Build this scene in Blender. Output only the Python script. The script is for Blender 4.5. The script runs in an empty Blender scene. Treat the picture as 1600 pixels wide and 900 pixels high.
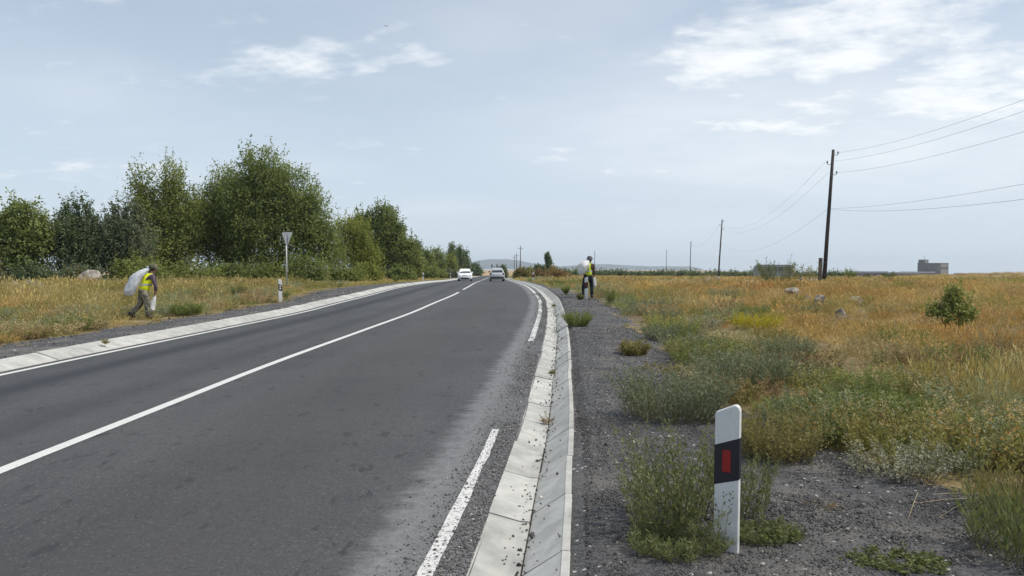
import bpy, bmesh, math, random
import numpy as np
from mathutils import Vector, Matrix

R = math.radians
SC = bpy.context.scene
COL = SC.collection
random.seed(7)
RNG = np.random.default_rng(11)

# ------------------------------------------------------------------ camera, sky, sun, exposure
cam_d = bpy.data.cameras.new('camera')
cam_d.sensor_width = 36.0
cam_d.lens = 36.0 * 1150 / 1600
cam_d.clip_start = 0.05
cam_d.clip_end = 30000
cam = bpy.data.objects.new('camera', cam_d)
COL.objects.link(cam)
cam.location = (0, 0, 1.62)
cam.rotation_euler = (R(90) - math.atan(34 / 1150), 0, 0)
SC.camera = cam

SUN_EL, SUN_AZ = R(56), R(98)          # azimuth clockwise from +Y (the view direction) towards +X
world = bpy.data.worlds.new('World')
SC.world = world
world.use_nodes = True
wt = world.node_tree
wt.nodes.clear()


def N(t, typ, **kw):
    n = t.nodes.new(typ)
    for k, v in kw.items():
        setattr(n, k, v)
    return n


def math_node(t, op, a, b=None, c=None, clamp=False):
    n = t.nodes.new('ShaderNodeMath')
    n.operation = op
    n.use_clamp = clamp
    for i, v in enumerate((a, b, c)):
        if v is None:
            continue
        if isinstance(v, (int, float)):
            n.inputs[i].default_value = v
        else:
            t.links.new(v, n.inputs[i])
    return n.outputs[0]


def maprange(t, v, a, b, c=0.0, d=1.0, smooth=True):
    n = t.nodes.new('ShaderNodeMapRange')
    n.interpolation_type = 'SMOOTHSTEP' if smooth else 'LINEAR'
    t.links.new(v, n.inputs['Value'])
    n.inputs['From Min'].default_value = a
    n.inputs['From Max'].default_value = b
    n.inputs['To Min'].default_value = c
    n.inputs['To Max'].default_value = d
    return n.outputs[0]


def mixc(t, fac, a, b, blend='MIX'):
    n = t.nodes.new('ShaderNodeMix')
    n.data_type = 'RGBA'
    n.blend_type = blend
    for s, v in ((0, fac), (6, a), (7, b)):
        if isinstance(v, (int, float)):
            n.inputs[s].default_value = v
        elif isinstance(v, tuple):
            n.inputs[s].default_value = v if len(v) == 4 else (*v, 1)
        else:
            t.links.new(v, n.inputs[s])
    return n.outputs[2]


def noise(t, vec, scale, detail=4, rough=0.55, dist=0.0):
    n = t.nodes.new('ShaderNodeTexNoise')
    n.inputs['Scale'].default_value = scale
    n.inputs['Detail'].default_value = detail
    n.inputs['Roughness'].default_value = rough
    n.inputs['Distortion'].default_value = dist
    if vec is not None:
        t.links.new(vec, n.inputs['Vector'])
    return n.outputs[0]


def build_sky():
    t = wt
    sky = N(t, 'ShaderNodeTexSky', sky_type='NISHITA', sun_disc=False)
    sky.sun_elevation = SUN_EL
    sky.sun_rotation = SUN_AZ
    sky.altitude = 1500
    sky.air_density = 1.0
    sky.dust_density = 3.2
    sky.ozone_density = 2.0
    tc = N(t, 'ShaderNodeTexCoord')
    sep = N(t, 'ShaderNodeSeparateXYZ')
    t.links.new(tc.outputs['Generated'], sep.inputs[0])
    X, Y, Z = sep.outputs
    # clouds lie on a level sheet: the view direction is carried onto it
    zc = math_node(t, 'MAXIMUM', math_node(t, 'ADD', Z, 0.18), 0.05)
    px = math_node(t, 'DIVIDE', X, zc)
    py = math_node(t, 'DIVIDE', Y, zc)
    comb = N(t, 'ShaderNodeCombineXYZ')
    t.links.new(px, comb.inputs[0])
    t.links.new(py, comb.inputs[1])
    P = comb.outputs[0]
    mp = N(t, 'ShaderNodeMapping')
    mp.inputs['Rotation'].default_value = (0, 0, R(32))
    mp.inputs['Scale'].default_value = (1.0, 1.35, 1)
    mp.inputs['Location'].default_value = (3.1, 1.7, 0)
    t.links.new(P, mp.inputs['Vector'])
    n1 = noise(t, mp.outputs[0], 4.2, 10, 0.60, 0.1)
    n2 = noise(t, mp.outputs[0], 1.2, 4, 0.55)

    # cloud banks: where on the sheet the clouds have gathered
    def bank(cx, cy, rx, ry, rot, k):
        m = N(t, 'ShaderNodeMapping')
        m.vector_type = 'TEXTURE'
        m.inputs['Location'].default_value = (cx, cy, 0)
        m.inputs['Rotation'].default_value = (0, 0, rot)
        m.inputs['Scale'].default_value = (rx, ry, 1)
        t.links.new(P, m.inputs['Vector'])
        ln = N(t, 'ShaderNodeVectorMath', operation='LENGTH')
        t.links.new(m.outputs[0], ln.inputs[0])
        return maprange(t, ln.outputs['Value'], 0.1, 1.0, k, 0.0)
    b = maprange(t, n2, 0.52, 0.72, 0, .16)
    for args in ((.78, 2.02, .86, .46, R(-38), 1.0), (1.42, 2.2, .72, .55, R(-10), 1.0), (.98, 2.56, .62, .36, R(5), .75), (-.50, 2.12, .95, .24, R(-8), .62), (-.92, 1.72, .28, .12, R(0), .6),
                 (.25, 2.95, .5, .28, 0, .45), (.65, 3.2, .5, .4, 0, .45), (-1.6, 2.9, .7, .3, 0, .42), (-2.3, 1.2, 1.2, .5, R(20), .7), (1.2, -1.2, 1.8, .8, R(40), .8), (-1.0, -2.2, 1.6, .7, 0, .7)):
        b = math_node(t, 'MAXIMUM', b, bank(*args))
    lvl = math_node(t, 'ADD', n1, math_node(t, 'MULTIPLY', b, 0.40))
    cl = maprange(t, lvl, 0.57, 0.98)
    # thin veil of high cloud
    veil = maprange(t, noise(t, mp.outputs[0], .8, 5, 0.5), 0.40, 0.75, 0.0, 0.22)
    wide = math_node(t, 'MULTIPLY', bank(1.2, 2.7, 1.9, 1.3, 0, .55), maprange(t, noise(t, mp.outputs[0], 2.2, 6, 0.6), 0.25, 0.75, .55, 1.0))
    veil = math_node(t, 'MAXIMUM', veil, wide)
    up = maprange(t, Z, 0.0, 0.09)
    cl = math_node(t, 'MULTIPLY', math_node(t, 'MAXIMUM', math_node(t, 'MULTIPLY', cl, 0.9), veil), up)
    hz = maprange(t, Z, 0.0, 0.45, 0.86, 0.46)
    base = mixc(t, hz, sky.outputs[0], HAZE_SKY)
    colr = mixc(t, cl, base, CLOUD)
    bg = N(t, 'ShaderNodeBackground')
    bg.inputs['Strength'].default_value = SKY_STRENGTH
    t.links.new(colr, bg.inputs['Color'])
    out = N(t, 'ShaderNodeOutputWorld')
    t.links.new(bg.outputs[0], out.inputs['Surface'])


SKY_STRENGTH = 0.10
HAZE_SKY = (5.75, 6.6, 7.4)
CLOUD = (8.7, 8.9, 9.0)
build_sky()

sun_d = bpy.data.lights.new('sun', 'SUN')
sun_d.energy = 3.1
sun_d.angle = R(1.5)
sun_d.color = (1.0, 0.93, 0.82)
sun = bpy.data.objects.new('sun', sun_d)
COL.objects.link(sun)
sv = Vector((math.sin(SUN_AZ) * math.cos(SUN_EL), math.cos(SUN_AZ) * math.cos(SUN_EL), math.sin(SUN_EL)))
sun.rotation_euler = sv.to_track_quat('Z', 'Y').to_euler()
sun.location = sv * 200

vs = SC.view_settings
vs.view_transform = 'Standard'
vs.look = 'None'
vs.exposure = 0.27
vs.gamma = 1.0
vs.use_curve_mapping = False
SC.cycles.use_denoising = True
SC.cycles.volume_bounces = 1
SC.cycles.max_bounces = 6
SC.cycles.transparent_max_bounces = 16

# ------------------------------------------------------------------ curves of the place
def make_pchip(K):
    KX = np.array([k[0] for k in K], float)
    KY = np.array([k[1] for k in K], float)
    h = np.diff(KX)
    d = np.diff(KY) / h
    m = np.zeros(len(KX))
    for i in range(1, len(KX) - 1):
        if d[i - 1] * d[i] > 0:
            w1 = 2 * h[i] + h[i - 1]
            w2 = h[i] + 2 * h[i - 1]
            m[i] = (w1 + w2) / (w1 / d[i - 1] + w2 / d[i])
    m[0] = d[0]
    m[-1] = d[-1]

    def f(x):
        x = np.clip(np.asarray(x, float), KX[0], KX[-1])
        i = np.clip(np.searchsorted(KX, x, side='right') - 1, 0, len(h) - 1)
        t = (x - KX[i]) / h[i]
        return (2*t**3-3*t**2+1)*KY[i] + (t**3-2*t**2+t)*h[i]*m[i] + (-2*t**3+3*t**2)*KY[i+1] + (t**3-t**2)*h[i]*m[i+1]
    return f


ZP = make_pchip([(-400, 0), (0, 0), (8, 0), (15, .04), (22, .09), (30, .2), (45, .3), (60, .2), (89, -.16), (150, -.75), (300, -2.4),
                 (600, -6.), (1500, -10), (4000, -20), (12000, -60)])
CEN = make_pchip([(-40, -4.1), (6, -4.02), (10, -3.98), (17.3, -3.62), (26, -3.12), (38, -2.74), (45, -2.76), (60, -3.1), (89, -3.8),
                  (155, -5.0), (300, -9), (700, -22)])
RLN = make_pchip([(-40, -4.0), (0, -.77), (3.93, -.45), (7.06, -.19), (12, .15), (17.3, .52), (26, 1.0), (32, 1.17), (38, 1.14), (50, .93),
                  (62, .6), (90, -.1), (115, -.75), (155, -1.6), (300, -5.6), (700, -18.6)])
LLN = make_pchip([(-40, -8.3), (5, -7.72), (11, -7.55), (18.6, -7.15), (25.5, -6.78), (34, -6.7), (42, -6.85), (60, -7.15), (89, -7.65),
                  (108, -8.0), (155, -8.7), (300, -12.6), (700, -25.6)])
GL = make_pchip([(-40, -3.7), (0, -.60), (3.83, -.23), (5.72, -.06), (7.76, .12), (10, .28), (12.9, .5), (17.45, .80), (26.2, 1.25),
                 (32, 1.42), (38.7, 1.41), (50, 1.2), (58.7, .96), (90, .2), (120, -.5), (155, -1.3), (300, -5.3), (700, -18.3)])
GRAV_R = make_pchip([(-40, 2.5), (0, 4.6), (4, 4.3), (5.2, 3.5), (6.3, 2.95), (8, 2.45), (10, 2.4), (13.5, 2.9), (18, 3.2), (26, 3.5), (33, 3.4),
                     (40, 2.9), (50, 2.3), (70, 1.3), (100, .4), (155, -.4), (300, -4.5), (700, -17)])
GRAV_L = make_pchip([(-40, -10.5), (8, -9.9), (14, -9.75), (19, -9.5), (28, -9.0), (36, -9.8), (42, -10.4), (52, -9.6), (70, -8.8), (100, -9.0),
                     (155, -9.6), (300, -13.6), (700, -27)])
GW = 0.53      # width of the gutter on the right


def vhash(ix, iy, s):
    v = np.sin(ix * 127.1 + iy * 311.7 + s * 74.7) * 43758.5453
    return v - np.floor(v)


def vnoise(x, y, s=0):
    x = np.asarray(x, float)
    y = np.asarray(y, float)
    ix = np.floor(x)
    iy = np.floor(y)
    fx = x - ix
    fy = y - iy
    fx = fx * fx * (3 - 2 * fx)
    fy = fy * fy * (3 - 2 * fy)
    a = vhash(ix, iy, s)
    b = vhash(ix + 1, iy, s)
    c = vhash(ix, iy + 1, s)
    d = vhash(ix + 1, iy + 1, s)
    return (a * (1 - fx) + b * fx) * (1 - fy) + (c * (1 - fx) + d * fx) * fy


def fbm(x, y, s=0, o=4):
    v = 0
    a = .5
    for k in range(o):
        v = v + a * vnoise(x, y, s + k * 3.7)
        x = x * 2.03 + 11.3
        y = y * 2.03 + 5.1
        a *= .5
    return v / (1 - .5 ** o)


def sstep(a, b, x):
    t = np.clip((np.asarray(x, float) - a) / (b - a), 0, 1)
    return t * t * (3 - 2 * t)


def ground_z(X, Y):
    """height of the open ground (fields, shoulders)"""
    X = np.asarray(X, float)
    Y = np.asarray(Y, float)
    z = ZP(Y)
    dr = X - (GL(Y) + GW)
    dl = (LLN(Y) - .66) - X
    d = np.maximum(dr, dl)
    z = z + np.where(dr > -.3, .06 * (1 - sstep(0.3, 3, dr)) + .01, 0) + np.where(dl > -.3, .09 * (1 - sstep(.3, 3, dl)) + .01, 0)
    z = z + sstep(.6, 5, d) * (fbm(X * .22, Y * .22, 3) - .5) * .22 * (1 - .3 * sstep(40, 200, Y))
    z = z + sstep(.1, 1, d) * (fbm(X * 1.7, Y * 1.7, 9) - .5) * .045
    z = z + 1.35 * np.exp(-((X - 121) / 26) ** 2 - ((Y - 165) / 40) ** 2)
    z = z - sstep(8, 60, X) * np.clip((Y - 70) * .0035, 0, 1.85) - sstep(.25, .42, X / np.maximum(Y, 1)) * np.clip((Y - 600) * .0078, 0, 70)
    z = z - .18 * (1 - sstep(-.02, .10, d))
    return z


# ------------------------------------------------------------------ mesh helpers
class MB:
    def __init__(self):
        self.v = []
        self.f = []

    def add(self, vs, fs):
        o = len(self.v)
        self.v.extend([tuple(map(float, p)) for p in vs])
        self.f.extend([tuple(i + o for i in f) for f in fs])
        return self

    def box(self, cx, cy, cz, sx, sy, sz, rz=0.0, taper=1.0):
        c, s = math.cos(rz), math.sin(rz)
        vs = []
        for k, z in enumerate((-.5, .5)):
            t = taper if k else 1
            for x, y in ((-.5, -.5), (.5, -.5), (.5, .5), (-.5, .5)):
                px, py = x * sx * t, y * sy * t
                vs.append((cx + c * px - s * py, cy + s * px + c * py, cz + z * sz))
        return self.add(vs, [(3, 2, 1, 0), (4, 5, 6, 7), (0, 1, 5, 4), (1, 2, 6, 5), (2, 3, 7, 6), (3, 0, 4, 7)])

    def tube(self, pts, rad, n=6, cap=True, squash=1.0):
        pts = [Vector(p) for p in pts]
        if not hasattr(rad, '__len__'):
            rad = [rad] * len(pts)
        vs, fs = [], []
        up = Vector((0, 0, 1))
        for i, p in enumerate(pts):
            a = pts[max(i - 1, 0)]
            b = pts[min(i + 1, len(pts) - 1)]
            d = (b - a).normalized()
            u = d.cross(up)
            if u.length < 1e-3:
                u = d.cross(Vector((0, 1, 0)))
            u.normalize()
            w = d.cross(u)
            for k in range(n):
                t = 2 * math.pi * k / n
                vs.append(p + u * math.cos(t) * rad[i] + w * math.sin(t) * rad[i] * squash)
        for i in range(len(pts) - 1):
            for k in range(n):
                fs.append((i * n + k, i * n + (k + 1) % n, (i + 1) * n + (k + 1) % n, (i + 1) * n + k))
        if cap:
            fs.append(tuple(range(n - 1, -1, -1)))
            fs.append(tuple((len(pts) - 1) * n + k for k in range(n)))
        return self.add(vs, fs)

    def rings(self, rings, cap=True, closed=True):
        n = len(rings[0])
        vs = [p for r in rings for p in r]
        fs = []
        for i in range(len(rings) - 1):
            for k in range(n if closed else n - 1):
                fs.append((i * n + k, i * n + (k + 1) % n, (i + 1) * n + (k + 1) % n, (i + 1) * n + k))
        if cap:
            fs.append(tuple(range(n - 1, -1, -1)))
            fs.append(tuple((len(rings) - 1) * n + k for k in range(n)))
        return self.add(vs, fs)

    def ball(self, c, r, nu=10, nv=7, jitter=0.0):
        rx, ry, rz = r if hasattr(r, '__len__') else (r, r, r)
        vs, fs = [(c[0], c[1], c[2] - rz)], []
        for i in range(1, nv):
            ph = -math.pi / 2 + math.pi * i / nv
            for k in range(nu):
                t = 2 * math.pi * k / nu
                j = 1 + random.uniform(-jitter, jitter)
                vs.append((c[0] + rx * math.cos(ph) * math.cos(t) * j, c[1] + ry * math.cos(ph) * math.sin(t) * j, c[2] + rz * math.sin(ph) * j))
        vs.append((c[0], c[1], c[2] + rz))
        for k in range(nu):
            fs.append((0, 1 + (k + 1) % nu, 1 + k))
            fs.append((len(vs) - 1, len(vs) - 1 - nu + k, len(vs) - 1 - nu + (k + 1) % nu))
        for i in range(nv - 2):
            for k in range(nu):
                a = 1 + i * nu
                fs.append((a + k, a + (k + 1) % nu, a + nu + (k + 1) % nu, a + nu + k))
        return self.add(vs, fs)

    def mesh(self, name):
        me = bpy.data.meshes.new(name)
        me.from_pydata(self.v, [], self.f)
        me.update()
        return me

    def build(self, name, mat, parent=None, smooth=False, bevel=0.0):
        return obj(name, self.mesh(name), mat, parent, smooth, bevel)


def obj(name, me, mat, parent=None, smooth=False, bevel=0.0, link=True):
    o = bpy.data.objects.new(name, me)
    if mat is not None:
        me.materials.append(mat)
    if smooth:
        me.polygons.foreach_set('use_smooth', [True] * len(me.polygons))
    if bevel:
        b = o.modifiers.new('bevel', 'BEVEL')
        b.width = bevel
        b.segments = 2
        b.limit_method = 'ANGLE'
    if link:
        COL.objects.link(o)
    o.parent = parent
    return o


def tag(o, label=None, cat=None, group=None, kind=None):
    for k, v in (('label', label), ('category', cat), ('group', group), ('kind', kind)):
        if v:
            o[k] = v
    return o


def empty(name, loc, rz=0.0, label=None, cat=None, group=None):
    o = bpy.data.objects.new(name, None)
    o.empty_display_size = .2
    COL.objects.link(o)
    o.location = loc
    o.rotation_euler = (0, 0, rz)
    return tag(o, label, cat, group)


def np_mesh(name, verts, quads=None, tris=None, attrs=None):
    me = bpy.data.meshes.new(name)
    verts = np.ascontiguousarray(verts, np.float32)
    me.vertices.add(len(verts))
    me.vertices.foreach_set('co', verts.ravel())
    loops, starts = [], []
    o = 0
    for arr, k in ((quads, 4), (tris, 3)):
        if arr is None or len(arr) == 0:
            continue
        arr = np.asarray(arr, np.int32)
        loops.append(arr.ravel())
        starts.append(o + np.arange(len(arr)) * k)
        o += arr.size
    if loops:
        loops = np.concatenate(loops)
        starts = np.concatenate(starts)
        me.loops.add(len(loops))
        me.loops.foreach_set('vertex_index', loops.astype(np.int32))
        me.polygons.add(len(starts))
        me.polygons.foreach_set('loop_start', starts.astype(np.int32))
    if attrs:
        for k, a in attrs.items():
            a = np.asarray(a, np.float32)
            if a.ndim == 1:
                at = me.attributes.new(k, 'FLOAT', 'POINT')
                at.data.foreach_set('value', a)
            else:
                at = me.attributes.new(k, 'FLOAT_VECTOR', 'POINT')
                at.data.foreach_set('vector', a.ravel())
    me.update(calc_edges=True)
    me.validate()
    return me


def grid_mesh(name, X, Y, Z, attrs=None):
    r, c = X.shape
    v = np.stack([X, Y, Z], -1).reshape(-1, 3)
    i = np.arange((r - 1) * c).reshape(r - 1, c)[:, :-1]
    q = np.stack([i, i + 1, i + c + 1, i + c], -1).reshape(-1, 4)
    return np_mesh(name, v, q, attrs={k: a.reshape(-1) for k, a in attrs.items()} if attrs else None)


# ------------------------------------------------------------------ materials
def new_mat(name):
    m = bpy.data.materials.new(name)
    m.use_nodes = True
    t = m.node_tree
    b = t.nodes['Principled BSDF']
    return m, t, b


def objvec(t, scale=1.0):
    tc = N(t, 'ShaderNodeTexCoord')
    return tc.outputs['Object']


def posvec(t):
    return N(t, 'ShaderNodeNewGeometry').outputs['Position']


def attr(t, name, typ='GEOMETRY'):
    a = N(t, 'ShaderNodeAttribute', attribute_name=name, attribute_type=typ)
    return a


def bump(t, b, h, strength=.3, dist=.01):
    n = N(t, 'ShaderNodeBump')
    n.inputs['Strength'].default_value = strength
    n.inputs['Distance'].default_value = dist
    t.links.new(h, n.inputs['Height'])
    t.links.new(n.outputs[0], b.inputs['Normal'])


MATS = {}


def plain(name, col, rough=.6, metal=0.0, var=.12, scale=8.0, bmp=0.0, spec=.4, col2=None, world_pos=False):
    """a painted, cast or woven surface with mottled wear"""
    if name in MATS:
        return MATS[name]
    m, t, b = new_mat(name)
    vec = posvec(t) if world_pos else objvec(t)
    n = noise(t, vec, scale, 6, .6)
    lo = tuple(c * (1 - var) for c in col)
    hi = col2 or tuple(min(1, c * (1 + var)) for c in col)
    t.links.new(mixc(t, maprange(t, n, .3, .7), lo, hi), b.inputs['Base Color'])
    b.inputs['Roughness'].default_value = rough
    b.inputs['Metallic'].default_value = metal
    b.inputs['Specular IOR Level'].default_value = spec
    if bmp:
        bump(t, b, noise(t, vec, scale * 6, 4), bmp, .004)
    MATS[name] = m
    return m


def leaf_mat(name, c1, c2, rough=.65, trans=.42, instanced=False):
    """leaf or blade: colour differs from clump to clump, some light comes through"""
    m, t, b = new_mat(name)
    sh = attr(t, 'shade').outputs['Fac']
    if instanced:
        tint = attr(t, 'tint', 'INSTANCER').outputs['Color']
        col = mixc(t, sh, mixc(t, 1.0, tint, (.72, .74, .70), 'MULTIPLY'), mixc(t, 1.0, tint, (1.28, 1.25, 1.2), 'MULTIPLY'))
    else:
        col = mixc(t, sh, c1, c2)
    t.links.new(col, b.inputs['Base Color'])
    b.inputs['Roughness'].default_value = rough
    b.inputs['Specular IOR Level'].default_value = .25
    tr = N(t, 'ShaderNodeBsdfTranslucent')
    t.links.new(mixc(t, 1.0, col, (1.1, 1.1, .7), 'MULTIPLY'), tr.inputs['Color'])
    mx = N(t, 'ShaderNodeMixShader')
    mx.inputs[0].default_value = trans
    t.links.new(b.outputs[0], mx.inputs[1])
    t.links.new(tr.outputs[0], mx.inputs[2])
    t.links.new(mx.outputs[0], t.nodes['Material Output'].inputs['Surface'])
    MATS[name] = m
    return m


def mat_asphalt():
    m, t, b = new_mat('asphalt')
    p = posvec(t)
    u = attr(t, 'u').outputs['Fac']          # metres right of the edge line
    c = attr(t, 'c').outputs['Fac']          # metres right of the centre line
    mp = N(t, 'ShaderNodeMapping')
    mp.inputs['Scale'].default_value = (1.0, .10, 1)
    t.links.new(p, mp.inputs['Vector'])
    streak = noise(t, mp.outputs[0], 1.1, 6, .6)
    big = noise(t, p, .35, 5, .6)
    fine = noise(t, p, 90, 3, .7)
    mid = noise(t, p, 7, 6, .7)
    col = mixc(t, maprange(t, streak, .3, .7), (.037, .0395, .0435), (.064, .0655, .069))
    col = mixc(t, maprange(t, big, .35, .7, 0, .5), col, (.088, .088, .088))
    col = mixc(t, maprange(t, fine, .35, .75, 0, .5), col, (.090, .091, .092))
    agg = N(t, 'ShaderNodeTexVoronoi')
    agg.inputs['Scale'].default_value = 75
    t.links.new(p, agg.inputs['Vector'])
    asp = N(t, 'ShaderNodeSeparateColor')
    t.links.new(agg.outputs['Color'], asp.inputs[0])
    col = mixc(t, maprange(t, asp.outputs[0], .84, 1.0, 0, .45), col, (.16, .157, .15))
    col = mixc(t, maprange(t, asp.outputs[1], .75, 1.0, 0, .6), col, (.03, .03, .032))
    # small dark bitumen spots and scuffs
    mp2 = N(t, 'ShaderNodeMapping')
    mp2.inputs['Scale'].default_value = (1.0, .45, 1)
    t.links.new(p, mp2.inputs['Vector'])
    spots = maprange(t, noise(t, mp2.outputs[0], 5.5, 4, .62), .60, .67, 0, .75)
    spots2 = math_node(t, 'MULTIPLY', maprange(t, noise(t, mp2.outputs[0], 17, 3, .6), .60, .68, 0, .7), maprange(t, mid, .4, .6))
    col = mixc(t, math_node(t, 'MAXIMUM', spots, spots2), col, (.028, .029, .032))
    # wheel tracks polished dark in the far lane
    trk = math_node(t, 'MULTIPLY', maprange(t, math_node(t, 'ABSOLUTE', math_node(t, 'ADD', c, 2.55)), .0, .55, 1, 0), maprange(t, streak, .15, .5, .4, 1.))
    trk2 = math_node(t, 'MULTIPLY', maprange(t, math_node(t, 'ABSOLUTE', math_node(t, 'ADD', c, 0.9)), .0, .45, .6, 0), maprange(t, streak, .2, .6, .25, .9))
    col = mixc(t, math_node(t, 'MULTIPLY', math_node(t, 'MAXIMUM', trk, trk2), .95), col, (.029, .031, .036))
    lane = math_node(t, 'MULTIPLY', maprange(t, math_node(t, 'ABSOLUTE', math_node(t, 'SUBTRACT', c, 1.9)), .2, 1.3, 1, 0), maprange(t, streak, .3, .7, .2, .8))
    col = mixc(t, math_node(t, 'MULTIPLY', lane, .55), col, (.052, .047, .043))
    # pale rock dust washed and blown along the edge
    mp3 = N(t, 'ShaderNodeMapping')
    mp3.inputs['Scale'].default_value = (.7, 2.1, 1)
    mp3.inputs['Rotation'].default_value = (0, 0, R(12))
    t.links.new(p, mp3.inputs['Vector'])
    wob = math_node(t, 'MULTIPLY', math_node(t, 'SUBTRACT', noise(t, mp3.outputs[0], 2.6, 8, .70), .5), .62)
    uu = math_node(t, 'ADD', u, wob)
    edge = math_node(t, 'MULTIPLY', maprange(t, uu, -.50, -.27), maprange(t, uu, -.27, .04, 1, .25))
    dn = maprange(t, noise(t, p, 13, 6, .7), .22, .75, .25, 1.0)
    col = mixc(t, math_node(t, 'MULTIPLY', math_node(t, 'MULTIPLY', edge, dn), .48), col, (.34, .35, .355))
    # grit between the stones by the edge
    grit = math_node(t, 'MULTIPLY', maprange(t, uu, -.36, -.12), maprange(t, noise(t, p, 60, 3, .8), .42, .62, 0, .65))
    col = mixc(t, grit, col, (.22, .22, .225))
    t.links.new(col, b.inputs['Base Color'])
    b.inputs['Roughness'].default_value = .78
    b.inputs['Specular IOR Level'].default_value = .35
    h = math_node(t, 'ADD', fine, math_node(t, 'MULTIPLY', noise(t, p, 220, 2, .6), .6))
    bump(t, b, h, .55, .006)
    return m


def mat_paint(name='road_paint', worn=.60):
    m, t, b = new_mat(name)
    p = posvec(t)
    w = maprange(t, noise(t, p, 22, 7, .78), worn, worn + .06)
    w2 = maprange(t, noise(t, p, 3, 5, .7), .35, .75, 0, .30)
    col = mixc(t, w2, (.62, .62, .60), (.40, .40, .39))
    col = mixc(t, math_node(t, 'MULTIPLY', w, .7), col, (.12, .12, .12))
    t.links.new(col, b.inputs['Base Color'])
    b.inputs['Roughness'].default_value = .65
    bump(t, b, noise(t, p, 120, 3, .7), .4, .004)
    return m


def mat_gravel():
    m, t, b = new_mat('gravel_bed')
    p = posvec(t)
    vo = N(t, 'ShaderNodeTexVoronoi')
    vo.inputs['Scale'].default_value = 48
    vo.inputs['Randomness'].default_value = 1
    t.links.new(p, vo.inputs['Vector'])
    sep = N(t, 'ShaderNodeSeparateColor')
    t.links.new(vo.outputs['Color'], sep.inputs[0])
    col = mixc(t, sep.outputs[0], (.031, .032, .035), (.092, .092, .097))
    col = mixc(t, maprange(t, sep.outputs[1], .982, .988), col, (.42, .41, .39))
    col = mixc(t, maprange(t, noise(t, p, 1.1, 6, .65), .42, .68, 0, .75), col, (.150, .138, .122))
    col = mixc(t, maprange(t, noise(t, p, 5, 5, .7), .55, .75, 0, .5), col, (.05, .05, .054))
    t.links.new(col, b.inputs['Base Color'])
    b.inputs['Roughness'].default_value = .9
    inv = math_node(t, 'SUBTRACT', 1.0, vo.outputs['Distance'])
    bump(t, b, math_node(t, 'ADD', inv, noise(t, p, 25, 4, .7)), .9, .012)
    return m


def mat_ground():
    m, t, b = new_mat('field_soil')
    p = posvec(t)
    n1 = noise(t, p, .045, 6, .62)
    n2 = noise(t, p, .5, 6, .68)
    n3 = noise(t, p, 6, 5, .7)
    col = mixc(t, maprange(t, n2, .35, .65), (.19, .140, .080), (.30, .235, .140))
    col = mixc(t, maprange(t, n1, .50, .64, 0, .6), col, (.145, .13, .055))
    col = mixc(t, maprange(t, n3, .4, .7, 0, .45), col, (.10, .075, .038))
    # far stubble fields
    sep = N(t, 'ShaderNodeSeparateXYZ')
    t.links.new(p, sep.inputs[0])
    far = maprange(t, sep.outputs[1], 180, 420)
    fcol = mixc(t, maprange(t, noise(t, p, .006, 4, .6), .42, .58), (.42, .29, .15), (.30, .22, .12))
    col = mixc(t, far, col, fcol)
    t.links.new(col, b.inputs['Base Color'])
    b.inputs['Roughness'].default_value = 1
    b.inputs['Specular IOR Level'].default_value = .1
    bump(t, b, math_node(t, 'ADD', n3, noise(t, p, 40, 4, .7)), .8, .03)
    return m


def mat_concrete(name, c1, c2):
    m, t, b = new_mat(name)
    p = posvec(t)
    oi = N(t, 'ShaderNodeObjectInfo')
    n = noise(t, p, 4.0, 7, .65)
    col = mixc(t, maprange(t, n, .3, .7), c1, c2)
    col = mixc(t, maprange(t, noise(t, p, 70, 3, .7), .6, .8, 0, .45), col, tuple(c * .55 for c in c1))
    col = mixc(t, maprange(t, noise(t, p, 1.3, 6, .7), .56, .74, 0, .55), col, (.25, .235, .205))
    hs = N(t, 'ShaderNodeHueSaturation')
    t.links.new(col, hs.inputs['Color'])
    t.links.new(maprange(t, oi.outputs['Random'], 0, 1, .86, 1.08, False), hs.inputs['Value'])
    t.links.new(hs.outputs[0], b.inputs['Base Color'])
    b.inputs['Roughness'].default_value = .85
    bump(t, b, noise(t, p, 90, 4, .7), .35, .004)
    return m


def glass_mat(name, col=(.03, .035, .04), rough=.08):
    m, t, b = new_mat(name)
    t.links.new(mixc(t, noise(t, objvec(t), 3), col, tuple(c * 1.6 for c in col)), b.inputs['Base Color'])
    b.inputs['Roughness'].default_value = rough
    b.inputs['Specular IOR Level'].default_value = .7
    return m


M_ASPH = mat_asphalt()
M_PAINT = mat_paint()
M_WORN = mat_paint('worn_road_paint', .53)
M_GRAV = mat_gravel()
M_GROUND = mat_ground()
M_CONC = mat_concrete('kerb_concrete', (.33, .33, .31), (.49, .485, .455))
M_GLASS = glass_mat('car_glass')
M_RUBBER = plain('tyre_rubber', (.02, .02, .021), .8)
M_GRASS = leaf_mat('grass_blade', None, None, .7, .30, True)

# ------------------------------------------------------------------ ground, road, markings, kerbs
def ysteps(a, b, base=.5, grow=.02):
    ys = [a]
    while ys[-1] < b:
        ys.append(ys[-1] + max(base, grow * max(ys[-1], 0)))
    ys[-1] = b
    return np.array(ys)


def build_ground():
    ys = ysteps(-30, 8100, .5, .022)
    off = np.concatenate([np.array([0, .04, .1, .2, .35, .55, .8]), np.arange(1.1, 12, .35), np.geomspace(12.5, 7300, 70)])
    rows_x = []
    for y in ys:
        g = float(GL(y)) + GW
        l = float(LLN(y)) - .66
        rows_x.append(np.concatenate([(l - off)[::-1], [l + .3, (l + g) / 2, g - .25], g + off]))
    X = np.array(rows_x)
    Y = np.repeat(ys[:, None], X.shape[1], 1)
    o = obj('ground', grid_mesh('ground', X, Y, ground_z(X, Y)), M_GROUND, smooth=True)
    tag(o, kind='structure', label='dry grass plain on both sides of the road')


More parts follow.
